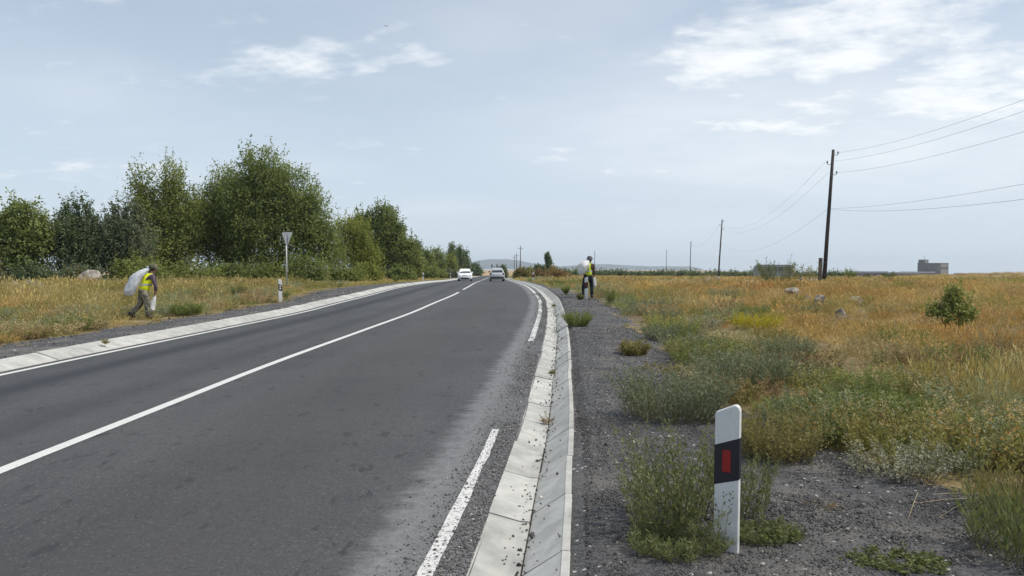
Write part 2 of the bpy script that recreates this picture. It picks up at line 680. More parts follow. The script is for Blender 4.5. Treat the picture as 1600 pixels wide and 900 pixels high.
def build_road():
    ys = ysteps(-30, 620, .4, .012)
    fr = np.linspace(0, 1, 25)
    l = LLN(ys) - .24
    r = GL(ys) + .01
    X = l[:, None] * (1 - fr) + r[:, None] * fr
    Y = np.repeat(ys[:, None], len(fr), 1)
    Z = ZP(Y) + .012 * (1 - (2 * fr[None, :] - 1) ** 2)
    at = {'u': X - RLN(Y), 'c': X - CEN(Y)}
    o = obj('road', grid_mesh('road', X, Y, Z, at), M_ASPH, smooth=True)
    tag(o, kind='structure', label='two lane asphalt road curving towards the horizon')
    return o


def road_z(x, y):
    l = LLN(y) - .24
    r = GL(y) + .01
    f = (x - l) / (r - l)
    return ZP(y) + .012 * (1 - (2 * f - 1) ** 2)


def strip(name, fn, y0, y1, w, mat, parent, ragged=0.0, dz=.005):
    ys = ysteps(y0, y1, .12, .01)
    c = fn(ys)
    wl = w / 2 * np.ones_like(ys)
    wr = w / 2 * np.ones_like(ys)
    if ragged:
        wl = wl * (1 - ragged * fbm(ys * 3, ys * 0, 5))
        wr = wr * (1 - ragged * fbm(ys * 3.4, ys * 0, 8))
        taper = np.clip((y1 - ys) / (.25 * (y1 - y0)), .35, 1)
        if y1 < 12:
            wl = wl * taper
    X = np.stack([c - wl, c, c + wr], 1)
    Y = np.repeat(ys[:, None], 3, 1)
    Z = road_z(X, Y) + dz
    return obj(name, grid_mesh(name, X, Y, Z), mat, parent)


def build_markings(road):
    strip('centre_line', CEN, -20, 37.8, .13, M_PAINT, road)
    strip('centre_line', CEN, 41.3, 92, .13, M_PAINT, road)
    strip('centre_line', CEN, 98, 160, .13, M_PAINT, road)
    strip('edge_line', RLN, -10, 7.25, .14, M_WORN, road, .45)
    strip('edge_line', RLN, 15.4, 320, .14, M_WORN, road, .25)
    strip('edge_line', LLN, -20, 320, .12, M_PAINT, road)


def frame(fn, y):
    e = .2
    d = Vector((float(fn(y + e) - fn(y - e)), 2 * e, 0)).normalized()
    return d


def slab_mesh(name, prof, length=.985, bev=.006):
    """a kerb slab: a cross-section (x, z) run along y with small chamfers"""
    m = MB()
    n = len(prof)
    cx = sum(p[0] for p in prof) / n
    cz = sum(p[1] for p in prof) / n
    rings = []
    for y, s in ((-length / 2, .985), (-length / 2 + bev, 1), (0, 1), (length / 2 - bev, 1), (length / 2, .985)):
        rings.append([(cx + (x - cx) * s, y, cz + (z - cz) * (1 - (1 - s) * 1.2)) for x, z in prof])
    m.rings(rings)
    return m.mesh(name)


def build_gutter():
    root = tag(obj('drainage_gutter', slab_strip('drainage_gutter', GL, [(-.01, -.012), (.27, -.058), (.49, .078), (.53, .078), (.53, -.1), (.0, -.1)], 48, 300), M_CONC),
               'pale concrete roadside gutter running away along the right edge', 'gutter')
    bed = slab_mesh('gutter_bed_slab', [(-.005, .004), (.20, -.048), (.262, -.050), (.262, -.12), (-.005, -.12)])
    side = slab_mesh('gutter_side_slab', [(.270, -.060), (.283, -.050), (.482, .085), (.488, .092), (.526, .092), (.532, .086), (.532, -.12), (.270, -.12)])
    k = 0
    y = .3
    while y < 47.6:
        d = frame(GL, y)
        a = math.atan2(-d.x, d.y)
        z = float(ZP(y))
        sl = math.atan2(float(ZP(y + .3) - ZP(y - .3)), .6)
        for me, nm, ph in ((bed, 'bed_slab', 0), (side, 'side_slab', .19)):
            yy = y + ph
            o = bpy.data.objects.new(nm, me)
            if not me.materials:
                me.materials.append(M_CONC)
            COL.objects.link(o)
            o.parent = root
            j = random.uniform(-.004, .004)
            o.location = (float(GL(yy)) + random.uniform(-.004, .004), yy, float(ZP(yy)) + j)
            o.rotation_euler = (sl + random.uniform(-.004, .004), random.uniform(-.01, .01), a + random.uniform(-.004, .004))
        y += 1.0 * d.y
        k += 1
    return root


def slab_strip(name, fn, prof, y0, y1, sgn=1):
    ys = ysteps(y0, y1, .8, .01)
    rings = []
    for y in ys:
        g = float(fn(y))
        z = float(ZP(y))
        rings.append([(g + sgn * p[0], y, z + p[1]) for p in prof])
    m = MB()
    m.rings(rings)
    return m.mesh(name)


def build_left_kerb():
    prof = [(.0, -.012), (.02, .012), (.36, .122), (.375, .128), (.425, .128), (.43, .12), (.43, -.1), (0, -.1)]
    fn = lambda y: LLN(y) - .235
    root = tag(obj('kerb', slab_strip('kerb', fn, [(p[0], p[1] - .004) for p in prof], 56, 300, -1), M_CONC),
               'pale sloping concrete kerb along the far left edge of the road', 'kerb')
    me = slab_mesh('kerb_slab', [(-p[0], p[1]) for p in prof], .996, .005)
    me.materials.append(M_CONC)
    y = 4.0
    while y < 55.5:
        d = frame(LLN, y)
        o = bpy.data.objects.new('kerb_slab', me)
        COL.objects.link(o)
        o.parent = root
        o.location = (float(fn(y)) + random.uniform(-.006, .006), y, float(ZP(y)) + random.uniform(-.006, .006))
        o.rotation_euler = (math.atan2(float(ZP(y + .3) - ZP(y - .3)), .6) + random.uniform(-.006, .006), random.uniform(-.012, .012), math.atan2(-d.x, d.y))
        y += 1.0 * d.y


def build_shoulders():
    ys = ysteps(-6, 300, .22, .012)
    f = np.linspace(0, 1, 40)
    a = GL(ys) + GW - .005
    b = GRAV_R(ys) + .9
    X = a[:, None] * (1 - f) + b[:, None] * f
    Y = np.repeat(ys[:, None], len(f), 1)
    e = (GRAV_R(Y) - X) + (fbm(X * 1.3, Y * 1.3, 21) - .5) * 1.6
    Z = ground_z(X, Y) + .018 * np.clip(e / .5, -1.6, 1) + (fbm(X * 9, Y * 9, 31) - .5) * .014 * sstep(0, .2, X - a[:, None]) + .004
    Z = np.where(X < a[:, None] + .02, ZP(Y) + .066, Z)
    tag(obj('gravel_shoulder', grid_mesh('gravel_shoulder', X, Y, Z), M_GRAV, smooth=True), 'dark crushed gravel shoulder right of the gutter', kind='structure')
    a = GRAV_L(ys) - .9
    b = LLN(ys) - .655
    X = a[:, None] * (1 - f) + b[:, None] * f
    e = (X - GRAV_L(Y)) + (fbm(X * 1.3, Y * 1.3, 22) - .5) * 1.6
    Z = ground_z(X, Y) + .03 * np.clip(e / .5, -1.6, 1)
    Z = np.where(X > b[:, None] - .02, ZP(Y) + .09, Z)
    tag(obj('gravel_verge', grid_mesh('gravel_verge', X, Y, Z), M_GRAV, smooth=True), 'grey gravel strip behind the left kerb', kind='structure')


build_ground()
ROAD = build_road()
build_markings(ROAD)
build_gutter()
build_left_kerb()
build_shoulders()


# ------------------------------------------------------------------ mountains
def build_mountain(name, label, peaks, y0, depth, x0, x1, seed):
    xs = np.linspace(x0, x1, 160)
    ys = np.linspace(0, 1, 14)
    h = np.interp(xs, [p[0] for p in peaks], [p[1] for p in peaks])
    X = np.repeat(xs[None, :], 14, 0)
    T = np.repeat(ys[:, None], 160, 1)
    Y = y0 + T * depth
    base = ZP(Y) - 3
    prof = np.sin(np.pi * np.clip(T * .95 + .02, 0, 1)) ** .8
    Z = base + (np.maximum(h, 0)[None, :] - base) * prof * (.88 + .24 * fbm(X / 350, Y / 350, seed)) 
    o = obj(name, grid_mesh(name, X, Y, Z), M_HILL, smooth=True)
    tag(o, label, kind='structure')


M_HILL = plain('hill_slopes', (.050, .058, .058), 1, var=.3, scale=.004, world_pos=True, spec=.1)
build_mountain('mountains', 'blue hazy mountain ridge beyond the end of the road',
               [(-900, -20), (-420, 20), (-330, 52), (-200, 66), (-60, 70), (60, 58), (200, 28), (420, 4), (700, -20)], 6300, 1300, -900, 700, 4)
build_mountain('mountains', 'low blue hazy ridge behind the worker on the right',
               [(300, -25), (480, 2), (700, 20), (900, 22), (1150, 8), (1400, -4), (1700, -25)], 6500, 1200, 300, 1700, 14)


# ------------------------------------------------------------------ scatter (stuff) by geometry nodes
def proto_collection(name, meshes, mat):
    c = bpy.data.collections.new(name)
    for i, me in enumerate(meshes):
        if not me.materials:
            me.materials.append(mat)
        o = bpy.data.objects.new(f'{name}_{i:02d}', me)
        c.objects.link(o)
    return c


def scatter(name, label, pts, scl, rot, pick, protos, tint=None):
    n = len(pts)
    me = bpy.data.meshes.new(name)
    me.vertices.add(n)
    me.vertices.foreach_set('co', np.ascontiguousarray(pts, np.float32).ravel())
    a = me.attributes.new('scl', 'FLOAT_VECTOR', 'POINT')
    a.data.foreach_set('vector', np.ascontiguousarray(scl, np.float32).ravel())
    a = me.attributes.new('rot', 'FLOAT_VECTOR', 'POINT')
    a.data.foreach_set('vector', np.ascontiguousarray(rot, np.float32).ravel())
    a = me.attributes.new('pick', 'INT', 'POINT')
    a.data.foreach_set('value', np.ascontiguousarray(pick, np.int32))
    if tint is not None:
        a = me.attributes.new('tint', 'FLOAT_VECTOR', 'POINT')
        a.data.foreach_set('vector', np.ascontiguousarray(tint, np.float32).ravel())
    o = bpy.data.objects.new(name, me)
    COL.objects.link(o)
    ng = bpy.data.node_groups.new(name, 'GeometryNodeTree')
    ng.interface.new_socket('Geometry', in_out='INPUT', socket_type='NodeSocketGeometry')
    ng.interface.new_socket('Geometry', in_out='OUTPUT', socket_type='NodeSocketGeometry')
    gi = ng.nodes.new('NodeGroupInput')
    go = ng.nodes.new('NodeGroupOutput')
    ci = ng.nodes.new('GeometryNodeCollectionInfo')
    ci.inputs['Collection'].default_value = protos
    ci.inputs['Separate Children'].default_value = True
    ci.inputs['Reset Children'].default_value = True
    ip = ng.nodes.new('GeometryNodeInstanceOnPoints')
    ip.inputs['Pick Instance'].default_value = True

    def na(nm, ty):
        k = ng.nodes.new('GeometryNodeInputNamedAttribute')
        k.data_type = ty
        k.inputs['Name'].default_value = nm
        return k.outputs[0]
    L = ng.links.new
    L(gi.outputs[0], ip.inputs['Points'])
    L(ci.outputs[0], ip.inputs['Instance'])
    L(na('pick', 'INT'), ip.inputs['Instance Index'])
    L(na('rot', 'FLOAT_VECTOR'), ip.inputs['Rotation'])
    L(na('scl', 'FLOAT_VECTOR'), ip.inputs['Scale'])
    L(ip.outputs[0], go.inputs[0])
    md = o.modifiers.new('scatter', 'NODES')
    md.node_group = ng
    return tag(o, label, None, None, 'stuff')


def blades(n, rad, h0, h1, w, lean, curl, rng, heads=0.0, droop=0.0):
    """one tuft: n blades as 3-segment strips, some with a seed head; returns a mesh"""
    a = rng.uniform(0, 2 * np.pi, n)
    r = rad * np.sqrt(rng.uniform(0, 1, n))
    bx, by = r * np.cos(a), r * np.sin(a)
    h = rng.uniform(h0, h1, n)
    la = a + rng.normal(0, .9, n)
    ln = np.abs(rng.normal(lean, lean * .6, n)) + r / max(rad, 1e-3) * .15
    dx, dy = np.cos(la), np.sin(la)
    fa = rng.uniform(0, np.pi, n)
    sx, sy = np.cos(fa), np.sin(fa)
    V, Q, T = [], [], []
    sh = rng.uniform(0, 1, n)
    S = []
    ts = np.array([0, .4, .75, 1.0])
    wd = np.array([1, .85, .5, .06])
    for t, wv in zip(ts, wd):
        off = h * (ln * t + curl * t * t)
        z = h * (t - droop * t ** 3)
        cx, cy = bx + dx * off, by + dy * off
        for sg in (-1, 1):
            V.append(np.stack([cx + sg * sx * w * wv / 2, cy + sg * sy * w * wv / 2, z], 1))
            S.append(sh)
    V = np.stack(V, 1)
    S = np.stack(S, 1)
    base = np.arange(n)[:, None] * 8
    q = np.concatenate([base + np.array([[0, 1, 3, 2]]), base + np.array([[2, 3, 5, 4]]), base + np.array([[4, 5, 7, 6]])])
    V = V.reshape(-1, 3)
    S = S.reshape(-1)
    k = int(n * heads)
    if k:
        tip = V.reshape(n, 8, 3)[:k, 6]
        o = len(V)
        hw = w * 2.2
        hl = .09
        hv = np.stack([tip + np.array([0, 0, -hl * .6]), tip + np.stack([sx[:k] * hw, sy[:k] * hw, np.zeros(k)], 1),
                       tip + np.array([0, 0, hl * .6]) + np.stack([dx[:k] * .03, dy[:k] * .03, np.zeros(k)], 1), tip - np.stack([sx[:k] * hw, sy[:k] * hw, np.zeros(k)], 1)], 1).reshape(-1, 3)
        V = np.concatenate([V, hv])
        S = np.concatenate([S, np.repeat(np.clip(sh[:k] + .3, 0, 1), 4)])
        q = np.concatenate([q, o + np.arange(k)[:, None] * 4 + np.array([[0, 1, 2, 3]])])
    return np_mesh('tuft', V, q, attrs={'shade': S})


def forb(n_stem, h, spread, leaves, lsize, rng, lw=.35, up=.5, start=.12, base=.05):
    """a leafy weed: stems with small leaves; returns verts, quads, shade, stem data"""
    V, Q, S = [], [], []

    def quad(c, d, s, w):
        d = d / (np.linalg.norm(d) + 1e-9)
        u = np.cross(d, rng.normal(size=3))
        u /= np.linalg.norm(u) + 1e-9
        i = len(V)
        V.extend([c, c + d * s * .5 + u * w, c + d * s, c + d * s * .5 - u * w])
        Q.append((i, i + 1, i + 2, i + 3))
    for k in range(n_stem):
        a = rng.uniform(0, 2 * np.pi)
        tilt = spread * math.sqrt(rng.uniform(0, 1))
        hh = h * rng.uniform(.65, 1.0) * (1 - .25 * tilt)
        d = np.array([math.cos(a) * tilt, math.sin(a) * tilt, 1.0])
        d /= np.linalg.norm(d)
        p0 = np.array([math.cos(a), math.sin(a), 0]) * base * h * math.sqrt(rng.uniform(0, 1))
        bend = np.array([rng.normal(0, .12), rng.normal(0, .12), 0]) * hh
        sh = rng.uniform(.1, .9)
        n0 = len(V)
        u = np.cross(d, rng.normal(size=3))
        u /= np.linalg.norm(u)
        pts = [p0 + d * hh * t + bend * t * t for t in (0, .35, .7, 1)]
        for j in range(3):
            w0, w1 = .0045 * (1 - j / 3.3) * (h / .6), .0045 * (1 - (j + 1) / 3.3) * (h / .6)
            i = len(V)
            V.extend([pts[j] - u * w0, pts[j] + u * w0, pts[j + 1] + u * w1, pts[j + 1] - u * w1])
            Q.append((i, i + 1, i + 2, i + 3))
        for j in range(leaves):
            t = start + (1 - start) * rng.uniform(0, 1) ** .8
            c = p0 + d * hh * t + bend * t * t
            a2 = rng.uniform(0, 2 * np.pi)
            e = np.array([math.cos(a2), math.sin(a2), up + rng.normal(0, .35)])
            c = c + e * rng.uniform(0, .06) * h * (1.1 - t)
            quad(c, e, lsize * rng.uniform(.6, 1.3) * (1.15 - .6 * t), lsize * lw * .5)
        S.extend([np.clip(sh + rng.normal(0, .18), 0, 1) for _ in range(len(V) - n0)])
    return np.array(V), np.array(Q), np.array(S)


rg = np.random.default_rng(5)
TUFTS = [
    blades(34, .13, .22, .46, .0055, .18, .10, rg, .5),            # 0 dry with heads
    blades(46, .15, .14, .32, .0050, .35, .22, rg, .15, .1),       # 1 dry arching
    blades(26, .10, .30, .62, .0050, .12, .10, rg, .8),            # 2 tall dry
    blades(40, .13, .12, .28, .0075, .30, .20, rg, 0, .12),        # 3 green grass
    blades(60, .22, .06, .17, .0055, .6, .3, rg, 0, .25),          # 4 low mat
    np_mesh('weed_sprig', *(lambda r: (r[0], r[1]))(forb(9, .34, .6, 26, .045, rg)), attrs={'shade': np.full(9 * (26 + 3) * 4, .5)}),   # 5 weed
    blades(34, .16, .30, .50, .012, .22, .14, rg, .4),             # 6 coarse, for afar
    blades(36, .22, .22, .42, .017, .35, .2, rg, .2),              # 7 coarse low, for afar
]
C_TUFT = proto_collection('tuft_kind', TUFTS, M_GRASS)

GOLD = np.array((.52, .360, .150))
RUST = np.array((.46, .270, .110))
TAN = np.array((.52, .415, .250))
OLIVE = np.array((.285, .270, .100))
GREEN = np.array((.180, .220, .075))
GREY = np.array((.265, .290, .185))


def tint_at(X, Y, side):
    n1 = fbm(X * .16, Y * .10, 41)
    n2 = fbm(X * .45 + 7, Y * .33, 51)
    n3 = fbm(X * 1.1, Y * .9, 61)
    c = GOLD + 0 * X[:, None]

    def mix(c, d, w):
        w = np.clip(w, 0, 1)[:, None]
        return c * (1 - w) + d * w
    c = mix(c, RUST, sstep(.46, .62, n1) * .75)
    c = mix(c, TAN, sstep(.55, .72, n2) * .85)
    c = mix(c, OLIVE, sstep(.56, .66, fbm(X * .3 + 3, Y * .18, 71)) * .85)
    if side > 0:
        d = X - GRAV_R(Y)
        c = mix(c, OLIVE, (1 - sstep(.5, 5.5, d)) * sstep(.3, .6, n3) * .95)
        c = mix(c, GREY, (1 - sstep(.5, 5.0, d)) * sstep(.46, .58, n2) * .85)
        g = np.exp(-((X - 5.0) / 1.9) ** 2 - ((Y - 7.0) / 2.2) ** 2)
        c = mix(c, GREEN * 1.05, g * 1.3 * sstep(.2, .45, n3))
        c = mix(c, OLIVE * 1.15, np.exp(-((X - 4.6) / 1.5) ** 2 - ((Y - 5.1) / 1.4) ** 2) * 1.2)
    else:
        d = GRAV_L(Y) - X
        c = mix(c, GOLD * np.array((.86, .98, 1.0)), np.full(len(X), .6))
        c = mix(c, OLIVE, sstep(.40, .58, n3) * .7)
        c = mix(c, GREEN, (1 - sstep(.1, 1.1, d)) * .75)
        c = mix(c, OLIVE, sstep(30, 46, Y) * .5 * sstep(.35, .6, n2))
    pz = fbm(X * 1.5 + 20, Y * .8, 83)
    c = mix(c, TAN * 1.02, sstep(.60, .72, pz) * .7)
    c = mix(c, OLIVE * .9, sstep(.42, .30, pz) * .0 + sstep(.60, .70, fbm(X * .9, Y * .5 + 9, 87)) * .75)
    c = mix(c, np.array((.21, .14, .08)), sstep(.64, .74, fbm(X * .7 + 31, Y * .45, 89)) * .6)
    j = RNG.normal(1, .16, (len(X), 1))
    return np.clip(c * j, .02, .6)


# low growth in front of shrubs and rocks
CLEAR = ((5.4, 15.6, 1.7), (5.9, 20.0, 1.0), (9.0, 18.8, 1.1), (10.6, 24.4, 1.2), (11.8, 30, 1.3), (10.4, 16.6, 1.0), (3.0, 14.2, .9), (4.6, 11.4, .8), (1.75, 58.5, 1.6), (3.2, 29, 1.0))


def field(name, label, side):
    P, SCL, ROT, PK, TI = [], [], [], [], []
    zones = [(2.6, 7, 46, .62), (7, 12, 34, .78), (12, 20, 22, .95), (20, 35, 10.5, 1.15), (35, 60, 4.2, 1.35), (60, 110, 1.3, 1.7), (110, 240, .30, 2.3)]
    for y0, y1, den, sc in zones:
        if side < 0 and y0 > 100:
            continue
        edge = 0.74 * y1 + 2.5
        w = edge + 12
        n = int(den * w * (y1 - y0))
        Y = RNG.uniform(y0, y1, n)
        X = RNG.uniform(-.2, w, n)
        if side > 0:
            X = X + (-2.5 if y0 > 35 else 0) + .5
            d = X - GRAV_R(Y) + (fbm(X * 1.3, Y * 1.3, 21) - .5) * -1.6
            ok = (X < .74 * Y + 2.5)
        else:
            X = -7 - X
            d = GRAV_L(Y) - X + (fbm(X * 1.3, Y * 1.3, 22) - .5) * -1.6
            ok = (X > -.74 * Y - 2.5)
        dens = sstep(-.35, .6, d) * (.55 + .6 * sstep(.3, .6, fbm(X * .7, Y * .7, 91)))
        ok &= RNG.uniform(0, 1, n) < dens
        X, Y, d = X[ok], Y[ok], d[ok]
        n = len(X)
        ti = tint_at(X, Y, side)
        gr = ti[:, 1] / ti[:, 0]                       # greenness
        u = RNG.uniform(0, 1, n)
        if y0 < 35:
            pk = np.where(gr > .92, np.where(u < .52, 3, np.where(u < .8, 5, 1)), np.where(u < .40, 0, np.where(u < .74, 1, np.where(u < .92, 2, 4))))
            low = (d < .6) & (u < .6)
            pk = np.where(low, 4, pk)
        else:
            pk = np.where(u < .6, 6, 7)
        hmod = .42 + 1.25 * sstep(.30, .70, fbm(X * .5, Y * .42, 97))
        s = sc * RNG.uniform(.65, 1.25, n)
        hz = s * hmod * ((.42 + .50 * sstep(0, 2.6, d)) if side > 0 else (.30 + .58 * sstep(.3, 7, d))) / (sc ** (.75 if sc < 1.2 else 1.5))
        if side > 0:
            hz = np.minimum(hz, 1.15) * (1 - .25 * (1 - sstep(22, 30, Y)))
            for ex, ey, er in CLEAR:
                hz = hz * (1 - .72 * np.exp(-(((X - ex) / er) ** 2 + ((Y - ey) / (er * 1.5)) ** 2)))
            hz = hz * (1 + .1 * np.exp(-((X - 5.0) / 2.2) ** 2 - ((Y - 6.6) / 2.5) ** 2))
        P.append(np.stack([X, Y, ground_z(X, Y) - .01], 1))
        SCL.append(np.stack([s, s, hz], 1))
        ROT.append(np.stack([RNG.normal(0, .08, n), RNG.normal(0, .08, n), RNG.uniform(0, 6.28, n)], 1))
        PK.append(pk)
        TI.append(ti)
    cat = np.concatenate
    return scatter(name, label, cat(P), cat(SCL), cat(ROT), cat(PK), C_TUFT, cat(TI))


def mounds():
    r = np.random.default_rng(8)
    protos = []
    for k in range(4):
        V, Q, S = forb(70, .42, .75, 24, .045, r, .28, .7, .05, .75)
        protos.append(np_mesh('weed_mound', V, Q, attrs={'shade': S}))
    col = proto_collection('mound_kind', protos, M_GRASS)
    pal = np.array([GREY, OLIVE, GREEN, TAN * .85, GOLD * .85, OLIVE * 1.1, GREY, (.30, .21, .12), TAN * .8])
    for side, n, lab in ((1, 520, 'scattered low weeds growing among the right field grass'), (-1, 480, 'scattered low weeds growing among the left verge grass')):
        Y = 6 + 62 * r.uniform(0, 1, n) ** 1.5
        if side > 0:
            X = GRAV_R(Y) + .3 + r.uniform(0, 1, n) ** 1.5 * (.74 * Y + 1 - GRAV_R(Y))
        else:
            Y = 12 + 40 * r.uniform(0, 1, n) ** 1.2
            X = GRAV_L(Y) - .5 - r.uniform(0, 1, n) * np.maximum(.74 * Y - 9, 1)
            w = (np.abs(X + 10.6) < 1.2) & (Y > 18) & (Y < 21.6)
            X, Y = X[~w], Y[~w]
        for ex, ey, er in CLEAR:
            if side > 0:
                w = ((X - ex) / er) ** 2 + ((Y - ey) / (er * 1.4)) ** 2 < 1
                X, Y = X[~w], Y[~w]
        m = len(X)
        pk = r.integers(0, len(pal), m)
        if side > 0:
            near = r.uniform(0, 1, m) < .55 * (1 - sstep(1, 6, X - GRAV_R(Y)))
            pk = np.where(near, r.integers(0, 3, m), pk)
        s = r.uniform(.45, 1.15, m) * (1 + .012 * Y)
        scatter('field_weeds', lab, np.stack([X, Y, ground_z(X, Y) - .02], 1), np.stack([s * 1.15, s, s * r.uniform(.6, 1.15, m)], 1),
                np.stack([np.zeros(m), np.zeros(m), r.uniform(0, 6.28, m)], 1), r.integers(0, 4, m), col, pal[pk] * r.normal(1, .12, (m, 1)))


field('field_grass', 'golden dry grass and weeds covering the right field', 1)
mounds()
field('field_grass', 'dry grass verge between the left kerb and the trees', -1)

# loose stones
def stone_mesh(seed, flat=.65):
    r = random.Random(seed)
    bm = bmesh.new()
    bmesh.ops.create_icosphere(bm, subdivisions=1, radius=.5)
    for v in bm.verts:
        k = r.uniform(.72, 1.18)
        v.co = Vector((v.co.x * k, v.co.y * k * r.uniform(.8, 1), v.co.z * k * flat))
    me = bpy.data.meshes.new('stone')
    bm.to_mesh(me)
    bm.free()
    return me


def stone_mat():
    m, t, b = new_mat('gravel_stone')
    tint = attr(t, 'tint', 'INSTANCER').outputs['Color']
    n = noise(t, objvec(t), 3, 4, .6)
    t.links.new(mixc(t, n, mixc(t, 1.0, tint, (.7, .7, .7), 'MULTIPLY'), mixc(t, 1.0, tint, (1.25, 1.25, 1.25), 'MULTIPLY')), b.inputs['Base Color'])
    b.inputs['Roughness'].default_value = .9
    return m


C_STONE = proto_collection('stone_kind', [stone_mesh(i) for i in range(6)], stone_mat())


def stones(name, label, X, Y, Z, size, pale=.03, lo=.032, hi=.118):
    n = len(X)
    g = RNG.uniform(lo, hi, n)
    w = RNG.uniform(0, 1, n) < pale
    g = np.where(w, RNG.uniform(.30, .5, n), g)
    hue = RNG.uniform(0, 1, n)
    ti = np.stack([g * (1.0 + .10 * hue), g * (1.0 + .03 * hue), g * (1.05 - .10 * hue)], 1)
    ti[w] = ti[w] * np.array((1.04, 1.0, .9))
    s = size * RNG.lognormal(0, .38, n)
    return scatter(name, label, np.stack([X, Y, Z + s * .18], 1), np.stack([s, s, s], 1), RNG.uniform(0, 6.28, (n, 3)) * np.array((.15, .15, 1)), RNG.integers(0, 6, n), C_STONE, ti)


def build_stones():
    Xs, Ys = [], []
    for y0, y1, den in ((3.0, 5, 6500), (5, 7.5, 3400), (7.5, 11, 1000), (11, 18, 330), (18, 34, 80)):
        n = int(den * (y1 - y0) * 4.2)
        Y = RNG.uniform(y0, y1, n)
        X = GL(Y) + GW + RNG.uniform(.02, 4.2, n)
        e = (GRAV_R(Y) - X) + (fbm(X * 1.3, Y * 1.3, 21) - .5) * 1.6
        ok = (RNG.uniform(0, 1, n) < sstep(-.35, .25, e)) & (X < .74 * Y + .4)
        Xs.append(X[ok])
        Ys.append(Y[ok])
    X = np.concatenate(Xs)
    Y = np.concatenate(Ys)
    stones('loose_gravel', 'loose dark crushed stones on the right shoulder', X, Y, np.maximum(ground_z(X, Y) + .020, np.where(X < GL(Y) + GW + .16, ZP(Y) + .066, -99)), .0068 + .0006 * Y, .007)
    # grit and stones thrown onto the road edge and into the gutter
    n = 21000
    Y = 2.8 + 34 * RNG.uniform(0, 1, n) ** 1.9
    u = -np.abs(RNG.normal(0, .19, n)) + .25
    X = RLN(Y) + np.minimum(u, GL(Y) - RLN(Y) - .01)
    keep = RNG.uniform(0, 1, n) < (.25 + .95 * sstep(.35, .6, fbm(X * 2, Y * .8, 12)))
    X, Y = X[keep], Y[keep]
    stones('road_grit', 'loose grey grit strewn over the right road edge', X, Y, road_z(X, Y) + .001, .0085 + .0003 * Y, .05, .06, .20)
    n = 900
    Y = 2.8 + 26 * RNG.uniform(0, 1, n) ** 1.3
    v = np.clip(RNG.normal(.262, .05, n), .01, .5)
    lone = RNG.uniform(0, 1, n) < .25
    v = np.where(lone, RNG.uniform(.01, .5, n), v)
    X = GL(Y) + v
    Z = ZP(Y) + np.interp(v, [0, .2, .265, .49], [.004, -.048, -.050, .092])
    stones('gutter_grit', 'small stones lying along the bottom of the gutter', X, Y, Z, .013 + .0003 * Y, .05)
    n = 5000
    Y = RNG.uniform(9, 40, n)
    X = RNG.uniform(-11, -7.2, n)
    b = LLN(Y) - .7
    e = (X - GRAV_L(Y)) + (fbm(X * 1.3, Y * 1.3, 22) - .5) * 1.6
    ok = (X < b) & (RNG.uniform(0, 1, n) < sstep(-.3, .3, e))
    X, Y = X[ok], Y[ok]
    stones('loose_gravel', 'loose grey stones on the left gravel strip', X, Y, ground_z(X, Y) + .02, .03, .05)


build_stones()
# ------------------------------------------------------------------ trees and bushes
def leaf_cloud(lobes, n_clump, per, size, spread, rng, shoot=0.0, gap=.30, shell=2.4, seed=0):
    """leaves as folded diamonds, in clumps through the lobes' volume; returns verts, quads, shade"""
    vol = np.array([max(l[3], .45) * max(l[4], .45) * l[5] for l in lobes]) ** .8
    pick = rng.choice(len(lobes), n_clump, p=vol / vol.sum())
    L = np.array(lobes)[pick]
    d = rng.normal(size=(n_clump, 3))
    d /= np.linalg.norm(d, axis=1, keepdims=True)
    r = rng.uniform(0, 1, n_clump) ** (1 / shell)
    c = L[:, :3] + d * r[:, None] * L[:, 3:6]
    # gaps: drop whole pockets
    g = fbm(c[:, 0] * 1.1 + c[:, 1] * .7, c[:, 2] * 1.1 - c[:, 1] * .5, 100 + seed, 3)
    keep = g > gap - .06
    c, d, r = c[keep], d[keep], r[keep]
    m = len(c)
    sh_c = np.clip(.5 + rng.normal(0, .24, m) + (fbm(c[:, 0] * .6, c[:, 2] * .6 + c[:, 1] * .4, 7 + seed, 2) - .5) * .9, 0, 1)
    sp = np.minimum(spread * rng.uniform(.5, 1.3, m), np.minimum(L[keep][:, 3], L[keep][:, 4]) * .6)
    off = rng.normal(size=(m, per, 3)) * sp[:, None, None] * np.array((1, 1, .8))
    if shoot:
        sel = rng.uniform(0, 1, m) < shoot
        t = rng.uniform(0, 1, (m, per, 1))
        up = np.stack([d[:, 0] * .35, d[:, 1] * .35, np.full(m, 1.0)], 1)[:, None, :]
        off = np.where(sel[:, None, None], up * t * spread * 4.2 + off * .22, off)
    p = (c[:, None, :] + off).reshape(-1, 3)
    k = len(p)
    sh = np.clip(np.repeat(sh_c, per) + rng.normal(0, .12, k), 0, 1)
    a = rng.normal(size=(k, 3)) + np.array((0, 0, -.25))
    a /= np.linalg.norm(a, axis=1, keepdims=True)
    nrm = rng.normal(size=(k, 3)) * .8 + np.array((0, 0, .9)) + np.repeat(d, per, 0) * .5
    b = np.cross(a, nrm)
    b /= np.linalg.norm(b, axis=1, keepdims=True) + 1e-9
    s = size * rng.uniform(.55, 1.25, (k, 1))
    v = np.stack([p, p + a * s * .45 + b * s * .30, p + a * s, p + a * s * .45 - b * s * .30], 1).reshape(-1, 3)
    q = np.arange(k * 4).reshape(-1, 4)
    return v, q, np.repeat(sh, 4)


